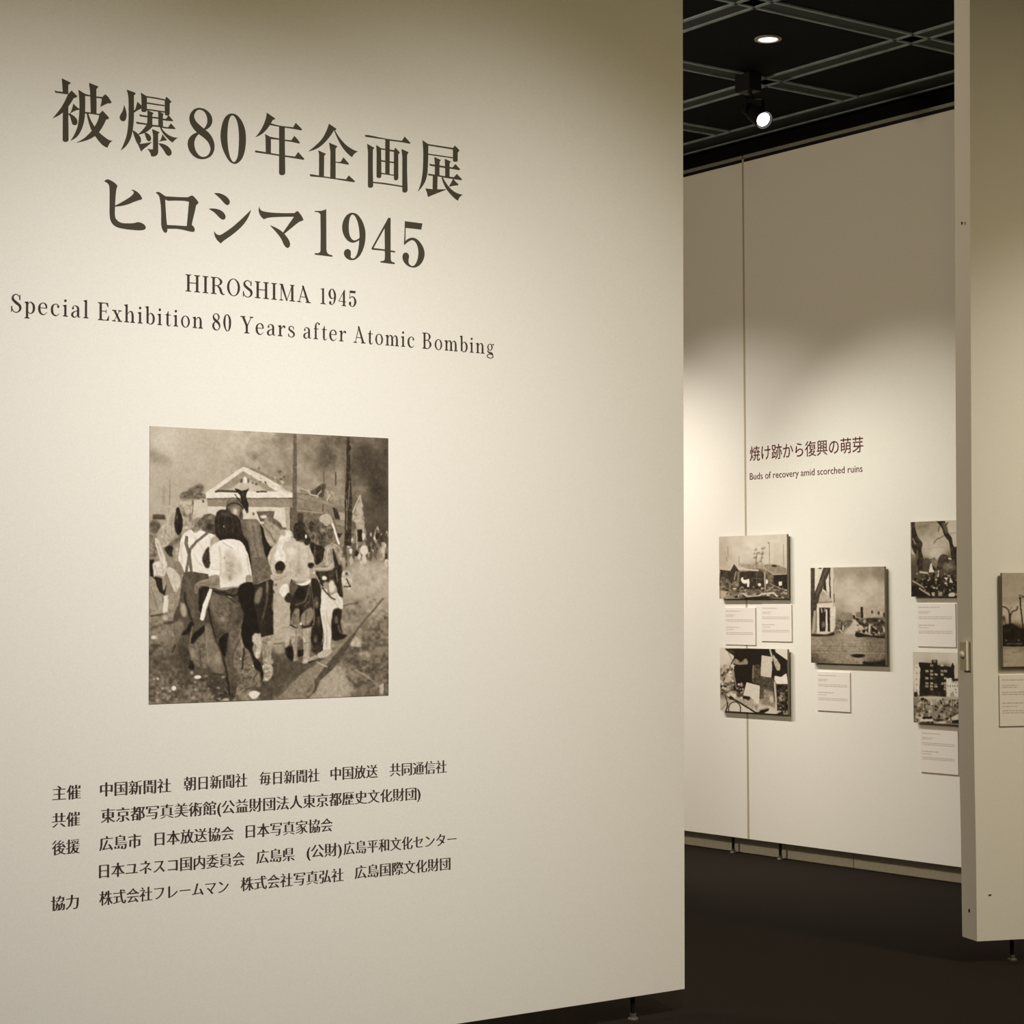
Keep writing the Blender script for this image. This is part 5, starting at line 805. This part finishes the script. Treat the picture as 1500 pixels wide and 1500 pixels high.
# photograph and caption on the partition
C0 = Fc[-1]
def onP(s, z, off): 
    s = np.asarray(s, float); base = np.array([C0[0], C0[1], 0]); return base + DP * s[..., None] + NP_ * off + Z * np.asarray(z, float)[..., None]
s0, s1, z1, z0 = .121, .69, 1.598, 1.213
bm = bmesh.new(); c3 = onP((s0 + s1) / 2, (z0 + z1) / 2, .019); obox(bm, c3, DP, NP_, Z, (s1 - s0) / 2, .007, (z1 - z0) / 2)
o = from_bm(bm, 'photograph', M['board'], None, label='photograph of a bare tree by a road, on the right partition, cut by the frame', category='photograph', group='mounted photographs on the panels')
bm = bmesh.new(); obox(bm, onP((s0 + s1) / 2, (z0 + z1) / 2, .006), DP, NP_, Z, (s1 - s0) / 2 - .05, .006, (z1 - z0) / 2 - .05); from_bm(bm, 'mounting_batten', M['board'], o)
put(link('print', print_mesh('print', cw, lambda s, t: onP(s0 + (s1 - s0) * s, z1 + (z0 - z1) * t, .0265), 170, 130, (1400, 820, 5.357), 1.0), PM), o)
s2, s3, z3, z2 = .114, .375, 1.178, .968
bm = bmesh.new(); obox(bm, onP((s2 + s3) / 2, (z2 + z3) / 2, .003), DP, NP_, Z, (s3 - s2) / 2, .003, (z3 - z2) / 2)
o = from_bm(bm, 'caption_card', M['card'], None, label='caption card on the right partition, cut by the frame', category='caption', group='caption cards under the photographs')
for f in card_text(random.Random(9), s3 - s2, z3 - z2): put(link('caption_text', f.mesh('caption_text', lambda u, v, o=0: tuple(onP(s2 + u, z2 + v, .0066))), M['cardink']), o)

# ------------------------------------------------------------------ ceiling lamps in view
lc = hit(1118, 175, (0, 1, 0), 7.25); aim = -W_ + R_ * .45 - U_ * .6; aim /= np.linalg.norm(aim)
bx = hit(1096, 124, (0, 0, 1), 4.15)
t = empty('spotlight', (bx[0], bx[1], 4.2), label='lit black spotlight hanging from the ceiling grid above the far panels', category='spotlight')
bm = bmesh.new(); box(bm, bx[0] - .055, bx[0] + .055, bx[1] - .045, bx[1] + .045, 4.11, 4.205); bevel(bm, .004, 1); from_bm(bm, 'track_box', M['black'], t)
piv = lc - aim * .10
bm = bmesh.new(); v = Vector(piv + Z * .07) - Vector((bx[0], bx[1], 4.12)); lathe(bm, (bx[0], bx[1], 4.12), v, [(.009, 0), (.009, v.length)], 12); from_bm(bm, 'arm', M['black'], t)
sd = np.cross(aim, Z); sd /= np.linalg.norm(sd)
bm = bmesh.new()
for s in (-1, 1): obox(bm, piv + sd * .053 * s + Z * .035, sd, np.cross(sd, Z), Z, .0025, .010, .045)
obox(bm, piv + Z * .078, sd, np.cross(sd, Z), Z, .0555, .010, .0025); from_bm(bm, 'yoke', M['black'], t)
bm = bmesh.new(); lathe(bm, lc, aim, [(.0, -.19), (.03, -.19), (.034, -.17), (.044, -.10), (.048, -.02), (.050, .012), (.045, .012), (.040, .0), (.0, .0)], 28); from_bm(bm, 'lamp_body', M['black'], t)
bm = bmesh.new(); lathe(bm, lc, aim, [(.0, .001), (.036, .001), (.030, .005), (.0, .007)], 24); from_bm(bm, 'lens', M['lens'], t)
dl = hit(1125, 58, (0, 0, 1), 4.20)
t = empty('downlight', (dl[0], dl[1], 4.24), label='round recessed downlight in the black ceiling above the spotlight', category='downlight')
bm = bmesh.new(); lathe(bm, (dl[0], dl[1], 4.205), (0, 0, -1), [(.066, 0), (.066, .006), (.050, .008), (.048, .004), (.047, .0)], 32); from_bm(bm, 'trim_ring', M['board'], t)
bm = bmesh.new(); lathe(bm, (dl[0], dl[1], 4.204), (0, 0, -1), [(.0, 0), (.046, 0), (.044, .004), (.0, .005)], 28); from_bm(bm, 'lens', M['lens2'], t)
